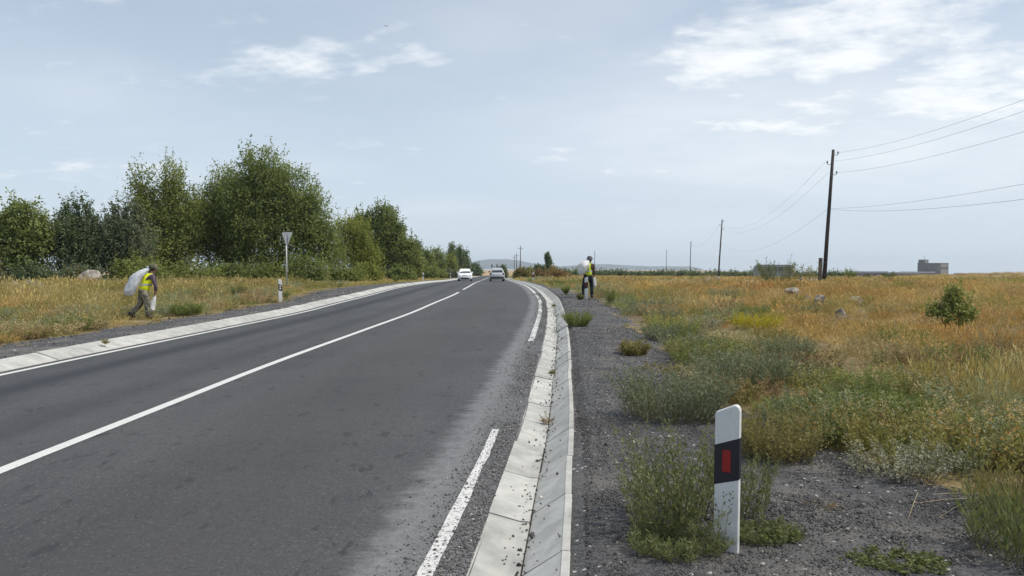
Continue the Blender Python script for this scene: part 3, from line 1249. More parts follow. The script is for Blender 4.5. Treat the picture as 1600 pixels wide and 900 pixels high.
M_BARK = plain('bark', (.10, .08, .06), .95, var=.35, scale=9, bmp=.5)
M_STEM = plain('weed_stem', (.17, .15, .08), .9, var=.3, scale=20)
LEAFS = {
    'green': leaf_mat('leaf_green', (.130, .168, .054), (.250, .295, .098)),
    'light': leaf_mat('leaf_light', (.150, .185, .056), (.290, .320, .105)),
    'fresh': leaf_mat('leaf_fresh', (.14, .18, .045), (.30, .35, .10)),
    'dark': leaf_mat('leaf_dark', (.090, .125, .066), (.190, .235, .122)),
    'grey': leaf_mat('leaf_grey', (.105, .132, .082), (.235, .268, .168)),
    'yellow': leaf_mat('leaf_yellow', (.150, .180, .045), (.31, .33, .085)),
    'tan': leaf_mat('leaf_tan', (.20, .135, .06), (.36, .25, .12), trans=.25),
    'sage': leaf_mat('leaf_sage', (.125, .150, .090), (.275, .300, .190), trans=.3),
    'weed': leaf_mat('leaf_weed', (.095, .118, .045), (.230, .250, .110), trans=.35),
    'ochre': leaf_mat('leaf_ochre', (.165, .150, .050), (.33, .285, .115), trans=.35),
    'lime': leaf_mat('leaf_lime', (.34, .30, .025), (.62, .53, .05), trans=.35),
    'silver': leaf_mat('leaf_silver', (.20, .20, .13), (.46, .45, .36), trans=.3),
}


def limb(m, a, b, r0, r1, rng, k=4):
    a, b = np.array(a, float), np.array(b, float)
    L = np.linalg.norm(b - a)
    pts, rad = [], []
    for i in range(k + 1):
        t = i / k
        w = rng.normal(0, .035 * L, 3) * (0 if i in (0, k) else 1)
        pts.append(a + (b - a) * t + w + np.array((0, 0, .10 * L * math.sin(math.pi * t))))
        rad.append(r0 + (r1 - r0) * t)
    m.tube(pts, rad, 6)
    return pts


def tree(name, label, x, y, lobes, n, leaf, per=24, size=.175, spread=.32, shoot=.1, trunk=.16, gap=.30, group='trees behind the left verge', cat='tree', stems=1, seed=0, shell=2.4):
    rng = np.random.default_rng(900 + seed)
    z0 = float(ground_z(x, y))
    root = empty(name, (x, y, z0), 0, label, cat, group)
    top = max(lobes, key=lambda l: l[2] + l[5])
    m = MB()
    for s in range(stems):
        ax = (s - (stems - 1) / 2) * .5
        tgt = lobes[s % len(lobes)] if stems > 1 else top
        end = (tgt[0], tgt[1], tgt[2] + tgt[5] * .55)
        pts = limb(m, (ax, 0, -.15), end, trunk * (1 if stems == 1 else .75), trunk * .18, rng, 6)
        if s == 0:
            main = pts
    for l in lobes:
        for b in range(3):
            f = rng.integers(2, 5)
            st = main[f]
            e = np.array(l[:3]) + rng.normal(size=3) * np.array(l[3:6]) * .38
            limb(m, st, e, trunk * .42, trunk * .08, rng, 3)
    m.build('trunk', M_BARK, root, True)
    v, q, sh = leaf_cloud(lobes, int(n * 2.1), per, size, spread, rng, shoot, gap, shell, seed)
    me = np_mesh('crown', v, q, attrs={'shade': sh})
    obj('crown', me, LEAFS[leaf], root)
    return root


def build_trees():
    # the tall trees of the row; offsets are metres from each trunk
    tree('broadleaf_tree', 'tallest dense green tree with pointed crown, behind the yield sign', -18.6, 58,
         [(-1.0, 0, 8.6, 1.9, 1.9, 2.3), (-1.0, 0, 6.6, 2.8, 2.4, 2.4), (-2.6, -.3, 5.6, 1.9, 2, 2.7), (1.2, -.4, 6.6, 2.5, 2.3, 2.6), (2.6, -.3, 4.9, 2.0, 2, 2.4), (0, -.8, 3.4, 3.8, 2.4, 2.6), (3.0, -.4, 3.0, 1.7, 1.8, 2.2), (4.3, .3, 2.6, 1.3, 1.4, 1.9)],
         1550, 'green', trunk=.24, seed=1, shoot=.14)
    tree('broadleaf_tree', 'green tree with rounded top directly left of the tallest tree', -23.2, 60,
         [(0, 0, 7.7, 1.5, 1.5, 1.9), (1.2, 0, 6.4, 1.7, 1.5, 2.2), (-1.1, 0, 6.2, 1.4, 1.5, 1.8), (0, 0, 4.4, 2.6, 2.0, 2.7), (-1.9, 0, 4.6, 1.4, 1.5, 2.4), (2.4, 0, 4.6, 1.4, 1.5, 2.4), (.4, 0, 2.3, 2.9, 1.8, 2.0)], 1000, 'green', trunk=.17, seed=2, shoot=.15, gap=.34)
    tree('broadleaf_tree', 'lighter green tree with two upright spires, left of the tall trees', -27.0, 57,
         [(-1.6, 0, 7.2, .75, .8, 1.9), (-1.2, 0, 5.6, 1.0, 1.0, 1.7), (.75, 0, 7.8, .85, .9, 1.8), (.8, 0, 6.0, 1.2, 1.1, 2.0), (0, 0, 4.0, 2.6, 1.8, 2.2), (2.4, .2, 4.6, 1.3, 1.5, 2.2), (.3, -.4, 2.1, 2.9, 1.7, 1.9)], 1050, 'light', trunk=.13, stems=2, seed=3, shoot=.28, gap=.33)
    for i, (x, y, s, lab) in enumerate(((-29.6, 50, 1.0, 'dark grey-green tree with spiky shoots, right of the round leftmost tree'),
                                        (-26.9, 51, .97, 'dark grey-green spiky tree behind the worker in camouflage trousers'))):
        tree('olive_tree', lab, x, y,
             [(-.5, 0, 5.0 * s, .16, .16, .95), (.15, 0, 5.1 * s, .15, .15, .85), (.85, 0, 4.9 * s, .16, .16, .95), (-1.0, 0, 4.4 * s, .15, .15, .8), (1.3, 0, 4.2 * s, .15, .15, .8), (-.3, 0, 3.9 * s, .8, .9, 1.2), (.6, 0, 3.7 * s, .8, .9, 1.2), (-1.0, 0, 3.2 * s, 1.1, 1.2, 1.3), (.4, 0, 2.9, 1.8, 1.4, 1.5), (0, 0, 1.6, 2.0, 1.5, 1.5)], 520, 'grey' if i else 'dark', size=.17, per=18, spread=.24, trunk=.10, shoot=.45, gap=.22, seed=10 + i)
    tree('broadleaf_tree', 'round dark green tree at the left edge of the picture', -32.6, 49,
         [(.2, 0, 4.4, 1.3, 1.3, 1.2), (-.9, 0, 3.5, 1.4, 1.3, 1.4), (1.2, 0, 3.4, 1.1, 1.2, 1.2), (0, 0, 2.2, 2.2, 1.6, 1.6)], 480, 'green', size=.2, spread=.25, trunk=.11, seed=20, shoot=.08)
    tree('broadleaf_tree', 'low green tree filling the gap behind the two spiky trees', -31.6, 58,
         [(0, 0, 3.2, 1.6, 1.4, 1.7), (1.4, 0, 2.6, 1.4, 1.4, 1.5), (-1.2, 0, 2.3, 1.5, 1.3, 1.5)], 330, 'dark', seed=21)
    tree('broadleaf_tree', 'small yellow-tinged tree between the tall tree and its smaller neighbour', -15.7, 74,
         [(-1.3, 0, 4.8, 1.1, 1.1, 1.9), (.4, 0, 4.5, 1.2, 1.2, 1.8), (-.6, 0, 2.8, 2.2, 1.6, 2.0), (1.5, 0, 2.6, 1.1, 1.1, 1.8)], 420, 'yellow', trunk=.11, seed=22, shoot=.2, gap=.36)
    tree('broadleaf_tree', 'green tree with stepped crown, second tallest along the road', -18.2, 99,
         [(.9, 0, 8.2, 1.7, 1.7, 1.9), (-1.9, 0, 7.2, 1.9, 1.7, 1.8), (1.8, 0, 6.0, 2.2, 2, 2.6), (-1.6, 0, 4.6, 2.6, 2, 2.6), (.6, 0, 3.0, 3.8, 2.2, 2.6)], 850, 'green', size=.3, spread=.38, trunk=.2, seed=23)
    tree('broadleaf_tree', 'green bushy tree at the foot of the second tallest tree', -13.7, 96,
         [(0, 0, 3.4, 1.4, 1.3, 2.3), (.9, 0, 2.2, 1.2, 1.2, 1.8)], 220, 'light', size=.28, seed=24)
    spec = [(-19.0, 146, 7.6, 1.25, 'dark', 'slender dark poplar, nearest of the far poplars'), (-17.2, 150, 6.0, 1.5, 'green', 'squat green tree beside the nearest far poplar'),
            (-17.0, 168, 6.6, 2.4, 'green', 'round far tree with yellowing side left of the white car'), (-14.4, 170, 5.2, 1.6, 'yellow', 'small yellowing far tree in front of the round one'),
            (-15.6, 190, 8.9, 1.3, 'dark', 'tall dark poplar left of the white car'), (-14.1, 196, 8.4, 1.3, 'dark', 'dark poplar next to the tallest far poplar'),
            (-13.2, 205, 7.6, 1.4, 'dark', 'last dark poplar of the row before the road bends'), (-12.6, 250, 4.3, 2.2, 'dark', 'low dark tree directly behind the white car')]
    for i, (x, y, h, w, lf, lab) in enumerate(spec):
        zb = 1.0
        tree('poplar_tree' if 'poplar' in lab else 'broadleaf_tree', lab, x, y,
             [(0, 0, h * .78, w * .6, w * .6, h * .22), (0, 0, h * .5, w, w, h * .33), (.2 * w, 0, h * .25, w * 1.05, w, h * .25)], 210, lf, size=.42, spread=.36, per=12, trunk=.13, seed=40 + i, shoot=.12, gap=.2,
             group='far trees along the left side of the road')
    # undergrowth below the row
    ub = [(-33.5, 45.5, 1.9, 1.5, 'grey', 'grey-green bush under the round leftmost tree'), (-30.6, 47, 1.5, 1.3, 'dark', 'low dark bush at the foot of the first spiky tree'),
          (-27.9, 47.5, 1.7, 1.4, 'grey', 'grey-green bush between the two spiky trees'), (-25.0, 49.5, 2.0, 1.7, 'light', 'light green bush right of the spiky trees'),
          (-22.6, 52.5, 2.2, 1.8, 'light', 'broad light green bush below the two-spired tree'), (-20.2, 53.5, 2.0, 1.5, 'green', 'green bush at the foot of the tallest tree'),
          (-17.6, 54, 2.1, 1.4, 'light', 'light green bush left of the yield sign post'), (-15.4, 55, 2.4, 1.6, 'green', 'green bush right of the yield sign post'),
          (-13.6, 60, 2.0, 1.4, 'light', 'light green bush at the right foot of the tall trees'), (-13.8, 70, 2.1, 1.3, 'yellow', 'yellow-green bush below the small yellow tree'),
          (-12.8, 84, 2.0, 1.5, 'green', 'green bush halfway along the tree row'), (-13.2, 112, 2.4, 1.7, 'green', 'green bush below the stepped tree'),
          (-13.6, 130, 2.2, 1.8, 'light', 'pale green bush before the far poplars'), (-12.4, 150, 1.8, 1.7, 'grey', 'greyish bush under the far poplars')]
    for i, (x, y, h, w, lf, lab) in enumerate(ub):
        h *= (.62, .8, .7, .95)[i % 4]
        tree('bush', lab, x, y, [(-.3 * w, 0, h * .55, w * .75, w * .6, h * .48), (.5 * w, .1, h * .45, w * .7, w * .6, h * .42), (0, -.2, h * .3, w * 1.1, w * .7, h * .32)],
             190, lf, size=.17 if y < 80 else .3, spread=.2, per=14, trunk=.05, seed=60 + i, gap=.18, cat='bush', shoot=.15, group='bushes below the tree row', stems=2)
    # right side, far
    tree('cypress_tree', 'narrow dark columnar tree beyond the road bend', 8.7, 178, [(-.15, 0, 4.6, .55, .6, 1.5), (.1, 0, 3.3, .75, .7, 2.0), (.1, 0, 1.5, .8, .7, 1.4)], 190, 'dark', size=.3, spread=.2, seed=80, group='trees right of the road bend', gap=.1)
    tree('bush', 'dark round bush left of the columnar tree', 6.9, 176, [(-.6, 0, 1.9, 1.0, .9, 1.0), (.5, 0, 1.6, .9, .9, .9), (0, 0, .9, 1.6, 1.0, .9)], 190, 'dark', size=.3, spread=.22, seed=81, cat='bush', group='trees right of the road bend', gap=.1, trunk=.06)
    tree('bush', 'olive-brown dry bush in front of the columnar tree', 8.4, 150, [(0, 0, 1.3, .7, .7, 1.0), (.2, 0, .7, .9, .9, .7)], 120, 'ochre', size=.26, spread=.2, seed=82, cat='bush', group='trees right of the road bend', gap=.1, trunk=.04)
    tree('bush', 'small dark bush right of the silver car', -1.9, 150, [(0, 0, 1.6, .8, .8, 1.0), (.1, 0, .8, .9, .8, .8)], 120, 'dark', size=.26, spread=.2, seed=83, cat='bush', group='trees right of the road bend', gap=.1, trunk=.05)
    for i, (x, y, h, w, lf, lab) in enumerate(((4.0, 105, 1.4, 1.5, 'tan', 'brown dry bush beside the far right delineator post'), (1.6, 118, 1.7, 1.5, 'ochre', 'olive dry bush right of the silver car by the gutter'),
                                               (5.6, 90, 1.1, 1.6, 'tan', 'tan low bush at the inside of the bend'), (3.0, 128, 2.0, 1.2, 'weed', 'olive bush below the far power poles'))):
        tree('bush', lab, x, y, [(0, 0, h * .55, w * .6, w * .5, h * .5), (.4 * w, 0, h * .4, w * .55, w * .5, h * .4), (-.5 * w, 0, h * .35, w * .5, w * .5, h * .35)], 150, lf, size=.2, spread=.16, seed=90 + i, cat='bush', group='bushes at the bend', gap=.15, trunk=.04, stems=2)
    # the long dark hedge on the skyline to the right: one mass
    rng = np.random.default_rng(77)
    xs = np.linspace(14, 100, 240)
    lob = [(x, 232 - .10 * x + rng.normal(0, 2), float(ground_z(x, 232)) + .8 + .4 * float(fbm(x * .12, 0, 5)), 1.1, 1.2, .6 + 1.7 * float(fbm(x * .09, 3, 6, 3)) ** 1.5) for x in xs]
    v, q, sh = leaf_cloud(lob, 4200, 10, .45, .3, rng, .2, .05, 2.0, 5)
    tag(obj('hedge', np_mesh('hedge', v, q, attrs={'shade': sh}), LEAFS['dark']), 'long dark scrub hedge along the skyline of the right field', kind='stuff')


# ------------------------------------------------------------------ weeds and shrubs one can pick out
def weed(label, x, y, leaf, n_stem, h, spread, leaves, lsize, lw=.35, up=.5, start=.1, name='shrub', cat='shrub', seed=0, squash=(1, 1), group=None, lean=(0, 0), zoff=0.0, z=None, base=.05):
    rng = np.random.default_rng(300 + seed)
    V, Q, S = forb(n_stem, h, spread, leaves, lsize, rng, lw, up, start, base)
    V = V * np.array((squash[0], squash[1], 1))
    V[:, 0] += lean[0] * V[:, 2]
    V[:, 1] += lean[1] * V[:, 2]
    zz = float(ground_z(x, y)) + zoff if z is None else z
    root = empty(name, (x, y, zz), 0, label, cat, group)
    per = (leaves + 3) * 4
    is_stem = (np.arange(len(V)) % per) < 12
    qs = Q[np.repeat(is_stem[::4], 1)]
    ql = Q[~is_stem[::4]]
    def sub(qq):
        return V[qq.ravel()], np.arange(qq.size).reshape(-1, 4), S[qq.ravel()]
    v, q, s = sub(qs)
    tag(obj('stems', np_mesh('stems', v, q, attrs={'shade': s}), M_STEM, root), kind='stuff')
    v, q, s = sub(ql)
    tag(obj('foliage', np_mesh('foliage', v, q, attrs={'shade': s}), LEAFS[leaf], root), kind='stuff')
    return root


def build_weeds():
    W = weed
    W('broad feathery grey-green shrub on the gravel, left behind the nearest post', 1.62, 7.4, 'sage', 230, .66, .62, 34, .050, .22, .9, .05, seed=1, squash=(1.1, .75), base=.62)
    W('grey-green mound shrub right of the broad feathery shrub', 3.0, 9.4, 'sage', 230, .66, .7, 32, .055, .25, .9, .05, seed=2, squash=(1.1, .85), base=.7)
    W('ochre-green round bushy weed on the gravel right of the nearest post', 2.18, 6.0, 'ochre', 210, .50, .75, 36, .034, .30, .6, .05, seed=3, base=.5)
    W('second smaller ochre-green weed leaning against the round one', 2.66, 6.55, 'weed', 120, .44, .8, 30, .040, .3, .6, .05, seed=4, base=.5)
    W('tall green weed stems left of the nearest post', 1.00, 4.36, 'weed', 36, .72, .30, 54, .046, .18, 1.3, .04, seed=5, squash=(1.2, 1), base=.28)
    W('leafy green weed between the gutter and the nearest post', .88, 4.2, 'weed', 46, .50, .40, 44, .045, .18, 1.1, .04, seed=55, squash=(1, 1), base=.35)
    W('green weed stalks close in front of the nearest post', 1.02, 3.86, 'weed', 8, .38, .25, 36, .032, .25, 1.1, .04, seed=56, base=.25)
    W('tall green grass at the bottom right corner of the gravel', 2.80, 3.98, 'weed', 110, .42, .5, 16, .10, .08, 1.8, .02, seed=57, base=.55)
    W('yellow-green grass behind the corner grass on the right', 3.25, 4.55, 'ochre', 110, .40, .5, 16, .10, .08, 1.8, .02, seed=58, base=.7)
    W('thin green weed stalks standing just right of the nearest post', 1.38, 4.45, 'weed', 30, .50, .32, 50, .044, .18, 1.2, .04, seed=6, base=.3)
    W('single pale drying weed stem at the left of the nearest post', .86, 4.55, 'silver', 7, .62, .5, 40, .036, .3, .8, seed=7)
    W('low green weeds around the foot of the nearest post', 1.40, 4.16, 'weed', 110, .15, 1.2, 22, .045, .2, .7, .05, seed=8, squash=(1.1, .7), base=1.2)
    W('tangled low grass weed before the nearest post', 0.90, 3.94, 'weed', 150, .17, 1.1, 18, .06, .10, .8, .05, seed=9, squash=(1.0, .9), base=1.3)
    W('silvery flowering weed at the gravel edge on the right', 2.95, 5.55, 'silver', 80, .38, .9, 30, .026, .5, .5, .2, seed=10, squash=(1.25, .9), base=.6)
    W('silvery weed with seed heads beside the flowering one', 3.45, 5.85, 'sage', 70, .36, .9, 26, .030, .45, .5, .15, seed=11, base=.6)
    W('flat green weed patch on the gravel at the bottom right', 2.05, 3.86, 'weed', 110, .11, 1.6, 18, .036, .4, .3, .1, seed=12, squash=(1.2, .7), base=1.8)
    W('flat dry brown weed patch lying on the gravel', 2.0, 4.75, 'tan', 60, .05, 2.2, 16, .03, .2, .2, .1, seed=13, squash=(1.1, .6), base=2.4)
    W('dark green bush growing over the gutter edge', 1.60, 18.0, 'green', 150, .52, .9, 30, .055, .25, .9, .05, seed=14, base=.4)
    W('low yellow-green weed clump on the gravel', 2.1, 12.6, 'ochre', 80, .34, .8, 24, .06, .35, .6, .05, seed=15, base=.5)
    W('dry brown stalks leaning from the yellow-green clump', 1.92, 12.7, 'tan', 14, .34, 1.3, 18, .04, .25, .6, seed=16, lean=(-.25, 0))
    W('grey-green shrub at the field edge beyond the yellow-green clump', 3.15, 15.4, 'sage', 140, .42, .8, 30, .05, .25, .8, .05, seed=17, base=.7)
    W('bright yellow-green low shrub in the golden field', 5.75, 17.2, 'lime', 190, .50, .8, 28, .055, .2, 1.0, .05, seed=18, squash=(1.05, .8), base=.9)
    W('dark upright weed right of the middle delineator post', 3.55, 26.5, 'green', 46, .74, .5, 34, .07, .25, 1.0, seed=19)
    W('small green weed at the foot of the middle delineator post', 2.75, 29.6, 'weed', 50, .36, 1.2, 24, .07, .3, .7, seed=20)
    W('green weed beside the dark trousers of the right worker', 2.5, 34.0, 'green', 50, .6, .9, 26, .08, .3, .8, seed=21)
    W('branched rust-brown dry thistle in the golden field', 6.25, 21.5, 'tan', 16, .95, .8, 30, .05, .5, .3, .45, seed=22)
    W('tall straggly weeds in front of the parked bus', 16.6, 46, 'weed', 44, 2.1, .6, 38, .13, .3, .8, .2, seed=23, squash=(1.3, 1), base=.3)
    W('pale dry weeds right of the straggly green ones', 17.8, 45.5, 'ochre', 26, 1.8, .5, 34, .12, .3, .7, .25, seed=24, base=.35)
    W('small dark shrub on the skyline right of the leaning power pole', 31.2, 68, 'green', 50, 1.6, .8, 36, .14, .3, .9, seed=25)
    W('dark low bush on the far right field slope', 60.5, 118, 'dark', 60, 1.9, 1.3, 30, .22, .4, .6, seed=26)
    W('dark round bush before the low factory sheds', 54, 112, 'dark', 60, 1.3, 1.5, 30, .2, .4, .6, seed=27)
    W('grey sagebrush in the middle of the right field', 4.7, 12.6, 'sage', 150, .46, .8, 30, .05, .25, .7, .05, seed=28, base=.9)
    W('pale tumbled dry weed behind the sagebrush', 6.4, 11.2, 'tan', 170, .5, .8, 30, .04, .2, .7, .05, seed=29, squash=(1.2, 1), base=.9)
    W('greyish weed mound at the edge of the field beside the gravel bend', 4.5, 23.5, 'sage', 130, .55, .8, 26, .07, .3, .7, .05, seed=30, squash=(1.3, 1), base=.9)
    # mixed growth where the field meets the gravel
    W('leafy grey-green weed at the gravel edge behind the ochre bush', 3.1, 7.4, 'sage', 90, .42, .7, 28, .045, .3, .7, .05, seed=60, base=.8)
    W('olive weed mound between the two grey-green shrubs', 2.55, 8.6, 'ochre', 90, .36, .8, 26, .045, .3, .7, .05, seed=61, base=.8)
    W('yellowish weed in the green grass on the right', 3.9, 7.0, 'ochre', 90, .40, .7, 26, .045, .25, .8, .05, seed=62, base=.8)
    W('green weed in the grass right of the silvery weeds', 4.1, 6.1, 'weed', 100, .46, .6, 28, .05, .22, .9, .05, seed=63, base=.8)
    W('ochre dry weed carpet beyond the broad feathery shrub', 2.35, 11.0, 'ochre', 90, .16, 1.4, 20, .04, .3, .4, .05, seed=64, base=2.6)
    W('grey-green sprawling weed on the inner field edge', 3.7, 11.2, 'sage', 110, .36, .8, 26, .05, .25, .7, .05, seed=65, base=1.1)
    W('brown dry weed heap far right in the golden grass', 8.2, 12.6, 'tan', 130, .5, .8, 28, .05, .2, .7, .05, seed=66, base=1.0)
    W('olive weed beyond the sagebrush', 5.2, 14.6, 'ochre', 100, .4, .8, 26, .055, .25, .7, .05, seed=67, base=1.0)
    W('pale weed beside the bright yellow-green shrub', 4.6, 17.6, 'silver', 100, .4, .8, 26, .055, .25, .7, .05, seed=68, base=1.0)
    W('grey-green weed far along the right field edge', 4.1, 19.8, 'sage', 100, .45, .8, 26, .06, .25, .7, .05, seed=69, base=1.0)
    # left verge
    W('dark green weed clump right of the left worker', -9.9, 22.4, 'green', 110, .5, .8, 28, .075, .3, .7, .05, seed=40, base=.7)
    W('small green weed between the left post and the yield sign', -9.4, 30.5, 'green', 40, .5, 1.0, 24, .08, .3, .7, seed=41)
    W('bushy green weed on the grass left of the left delineator post', -11.2, 30, 'weed', 60, .75, .7, 30, .08, .3, .8, seed=42)
    W('grey-green low shrub in the left grass near the pale stones', -19.5, 33, 'sage', 90, .7, 1.4, 26, .09, .3, .7, seed=43, squash=(1.4, 1))
    W('tall yellowing weed standing above the left grass near the white rock', -27.8, 47, 'ochre', 22, 1.7, .5, 36, .13, .35, .7, .3, seed=44)
    W('pale tall dry reeds under the leftmost tree', -31.6, 44.5, 'tan', 26, 1.9, .25, 16, .14, .12, 2.0, .4, seed=45, squash=(1.8, 1))
    W('sage shrub in the left grass by the gravel strip', -12.9, 16.6, 'sage', 130, .36, .9, 24, .055, .3, .7, .05, seed=46, squash=(1.2, 1), base=1.)
    W('green weed by the far left delineator post', -10.4, 66, 'green', 40, .9, .9, 26, .14, .3, .7, seed=47)
    # in the gutter and on the kerb
    W('dry reddish weed growing from the gutter joint', .36, 7.75, 'tan', 16, .13, 1.6, 16, .026, .3, .4, .3, name='gutter_weed', cat='weed', seed=50, z=-.05)
    W('second dry weed farther along the gutter', .62, 11.3, 'ochre', 26, .10, 1.9, 16, .03, .3, .4, .2, name='gutter_weed', cat='weed', seed=51, z=-.04)
    W('third dry weed lying over the gutter beyond the bush', 1.55, 27.0, 'ochre', 30, .14, 1.9, 16, .05, .3, .4, .2, name='gutter_weed', cat='weed', seed=52, z=.14)
    W('withered weed growing from the left kerb joint', -7.75, 14.0, 'ochre', 24, .16, 1.7, 16, .035, .3, .4, .2, name='gutter_weed', cat='weed', seed=53, z=.13)
    # fallen straw
    m = MB()
    for k in range(7):
        a = random.gauss(.15, .35)
        c = Vector((2.95 + random.gauss(0, .22), 4.75 + random.gauss(0, .13), 0))
        l = random.uniform(.12, .3)
        d = Vector((math.cos(a), math.sin(a), 0)) * l
        z = float(ground_z(c.x, c.y)) + .022 + random.uniform(0, .02)
        m.tube([c - d + Vector((0, 0, z)), c + Vector((0, 0, z + .012)), c + d + Vector((0, 0, z + random.uniform(0, .03)))], .0015, 4)
    tag(m.build('fallen_straw', plain('straw', (.46, .36, .22), .8)), 'pale fallen straw stalks on the gravel at lower right', kind='stuff')


# ------------------------------------------------------------------ rocks
M_ROCK = plain('rock', (.15, .132, .105), .95, var=.4, scale=3.2, bmp=1.0, col2=(.36, .33, .28))
M_ROCKW = plain('pale_rock', (.23, .205, .175), .95, var=.4, scale=3.5, bmp=1.0, col2=(.42, .385, .34))


def rock(label, x, y, sx, sy, sz, mat, seed, group, sink=.25):
    r = np.random.default_rng(500 + seed)
    sx, sy, sz = sx * .82, sy * .82, sz * .78
    bm = bmesh.new()
    bmesh.ops.create_icosphere(bm, subdivisions=3, radius=1)
    dirs = r.normal(size=(9, 3))
    dirs /= np.linalg.norm(dirs, axis=1, keepdims=True)
    cut = r.uniform(.45, .85, 9)
    for v in bm.verts:
        p = np.array(v.co)
        k = 1.0
        for dd, c in zip(dirs, cut):
            t = p.dot(dd)
            if t > c:
                k = min(k, c / t)
        p = p * k * (1 + .30 * (float(fbm(p[0] * 3 + seed, p[1] * 3 + p[2] * 4.3, 4)) - .5))
        v.co = Vector((p[0] * sx / 2, p[1] * sy / 2, p[2] * sz / 2))
    me = bpy.data.meshes.new('rock')
    bm.to_mesh(me)
    bm.free()
    o = obj('rock', me, mat)
    sink += .04
    o.location = (x, y, float(ground_z(x, y)) + sz * (.5 - sink))
    o.rotation_euler = (r.uniform(-.2, .2), r.uniform(-.2, .2), r.uniform(0, 6.28))
    return tag(o, label, 'rock', group)


def build_rocks():
    G = 'rocks in the right field'
    rock('grey boulder with white cap, nearest of the field rocks', 9.05, 20.2, .75, .6, .55, M_ROCK, 1, G, .1)
    rock('rounded brown-grey boulder left of the white-capped one', 10.9, 26, .8, .6, .62, M_ROCK, 2, G, .1)
    rock('small pale rock below the rounded boulder', 9.7, 23.5, .4, .35, .42, M_ROCKW, 3, G, .1)
    rock('flat grey and white rock left of the boulders', 12.2, 32, 1.1, .7, .75, M_ROCK, 4, G, .05)
    rock('low rock between the flat rock and the boulders', 11.3, 28, .8, .5, .5, M_ROCK, 5, G, .05)
    rock('tan rounded rock behind the nearest boulder', 12.4, 26.5, .8, .6, .62, M_ROCKW, 6, G, .1)
    rock('small grey stone in the golden grass below the leafy shrub', 9.3, 14.0, .28, .22, .34, M_ROCK, 7, G, .1)
    rock('small dark stone in the grass right of the leafy shrub', 14.8, 18.5, .4, .3, .42, M_ROCK, 8, G, .1)
    k = 0
    for x, y, s, lab in ((15.2, 57, .9, 'leftmost pale stone of the heap on the skyline'), (16.1, 57.5, 1.0, 'white stone in the middle of the skyline heap'), (17.0, 57, .8, 'pale stone at the right end of the skyline heap'), (14.2, 58, .7, 'small pale stone left of the skyline heap'),
                         (18.6, 47, .9, 'pale stone just right of the straggly weeds'), (19.4, 47.5, 1.0, 'white stone in the rubble right of the weeds'), (20.1, 47, .7, 'last pale stone of the rubble near the leaning pole')):
        rock(lab, x, y, s * 1.2, s, s * .95, M_ROCKW, 20 + k, 'pale stones on the skyline', .05)
        k += 1
    G = 'pale rocks in the left grass'
    rock('large pinkish white rock in the left grass', -26.4, 46, 2.1, 1.3, 1.7, M_ROCKW, 30, G, .05)
    rock('smaller white rock behind the left worker', -22.4, 45.5, 1.1, .9, 1.5, M_ROCKW, 31, G, .0)
    rock('pale flat stone in the grass at the far left', -23.6, 36, 1.5, .9, 1.1, M_ROCKW, 32, G, .05)
    rock('small pale stone beside the flat one at the far left', -25.4, 37.5, 1.0, .7, 1.0, M_ROCKW, 33, G, .05)


build_trees()
build_weeds()
build_rocks()
# leafy shrub in the right field
tree('leafy_shrub', 'bright green leafy shrub standing alone in the golden field', 10.75, 18.0, [(.02, 0, .76, .17, .2, .36), (-.30, 0, .40, .26, .25, .28), (.33, 0, .42, .26, .25, .28), (0, -.1, .28, .42, .3, .28)], 130, 'light', per=10, size=.085, spread=.08, trunk=.02, gap=.2, cat='shrub', group='shrubs in the right field', stems=3, seed=99, shoot=.2)

# ------------------------------------------------------------------ delineator posts
def post_mat():
    m, t, b = new_mat('post_white')
    v = objvec(t)
    sep = N(t, 'ShaderNodeSeparateXYZ')
    t.links.new(v, sep.inputs[0])
    n = noise(t, v, 14, 6, .65)
    col = mixc(t, maprange(t, n, .3, .7), (.60, .61, .60), (.69, .70, .69))
    mud = math_node(t, 'MULTIPLY', maprange(t, sep.outputs[2], .0, .34, 1, 0), maprange(t, noise(t, v, 22, 6, .75), .38, .62))
    col = mixc(t, math_node(t, 'MULTIPLY', mud, .7), col, (.30, .27, .22))
    mp = N(t, 'ShaderNodeMapping')
    mp.inputs['Scale'].default_value = (40, 40, 4)
    t.links.new(v, mp.inputs['Vector'])
    col = mixc(t, maprange(t, noise(t, mp.outputs[0], 1.0, 5, .7), .58, .72, 0, .35), col, (.42, .41, .38))
    t.links.new(col, b.inputs['Base Color'])
    b.inputs['Roughness'].default_value = .5
    return m


M_WHITE = post_mat()
M_BLACK = plain('post_black', (.016, .017, .024), .55, var=.2)
M_RED = plain('reflector_red', (.27, .013, .012), .35, var=.15, scale=60)
M_REFW = plain('reflector_white', (.75, .75, .72), .3, var=.1, scale=60)


def plate(m, outline, y0, y1):
    """an outline (x, z) given thickness from y0 (front) to y1 (back)"""
    n = len(outline)
    vs = [(x, y0, z) for x, z in outline] + [(x, y1, z) for x, z in outline]
    fs = [tuple(range(n)), tuple(range(2 * n - 1, n - 1, -1))]
    for i in range(n):
        j = (i + 1) % n
        fs.append((j, i, n + i, n + j))
    return m.add(vs, fs)


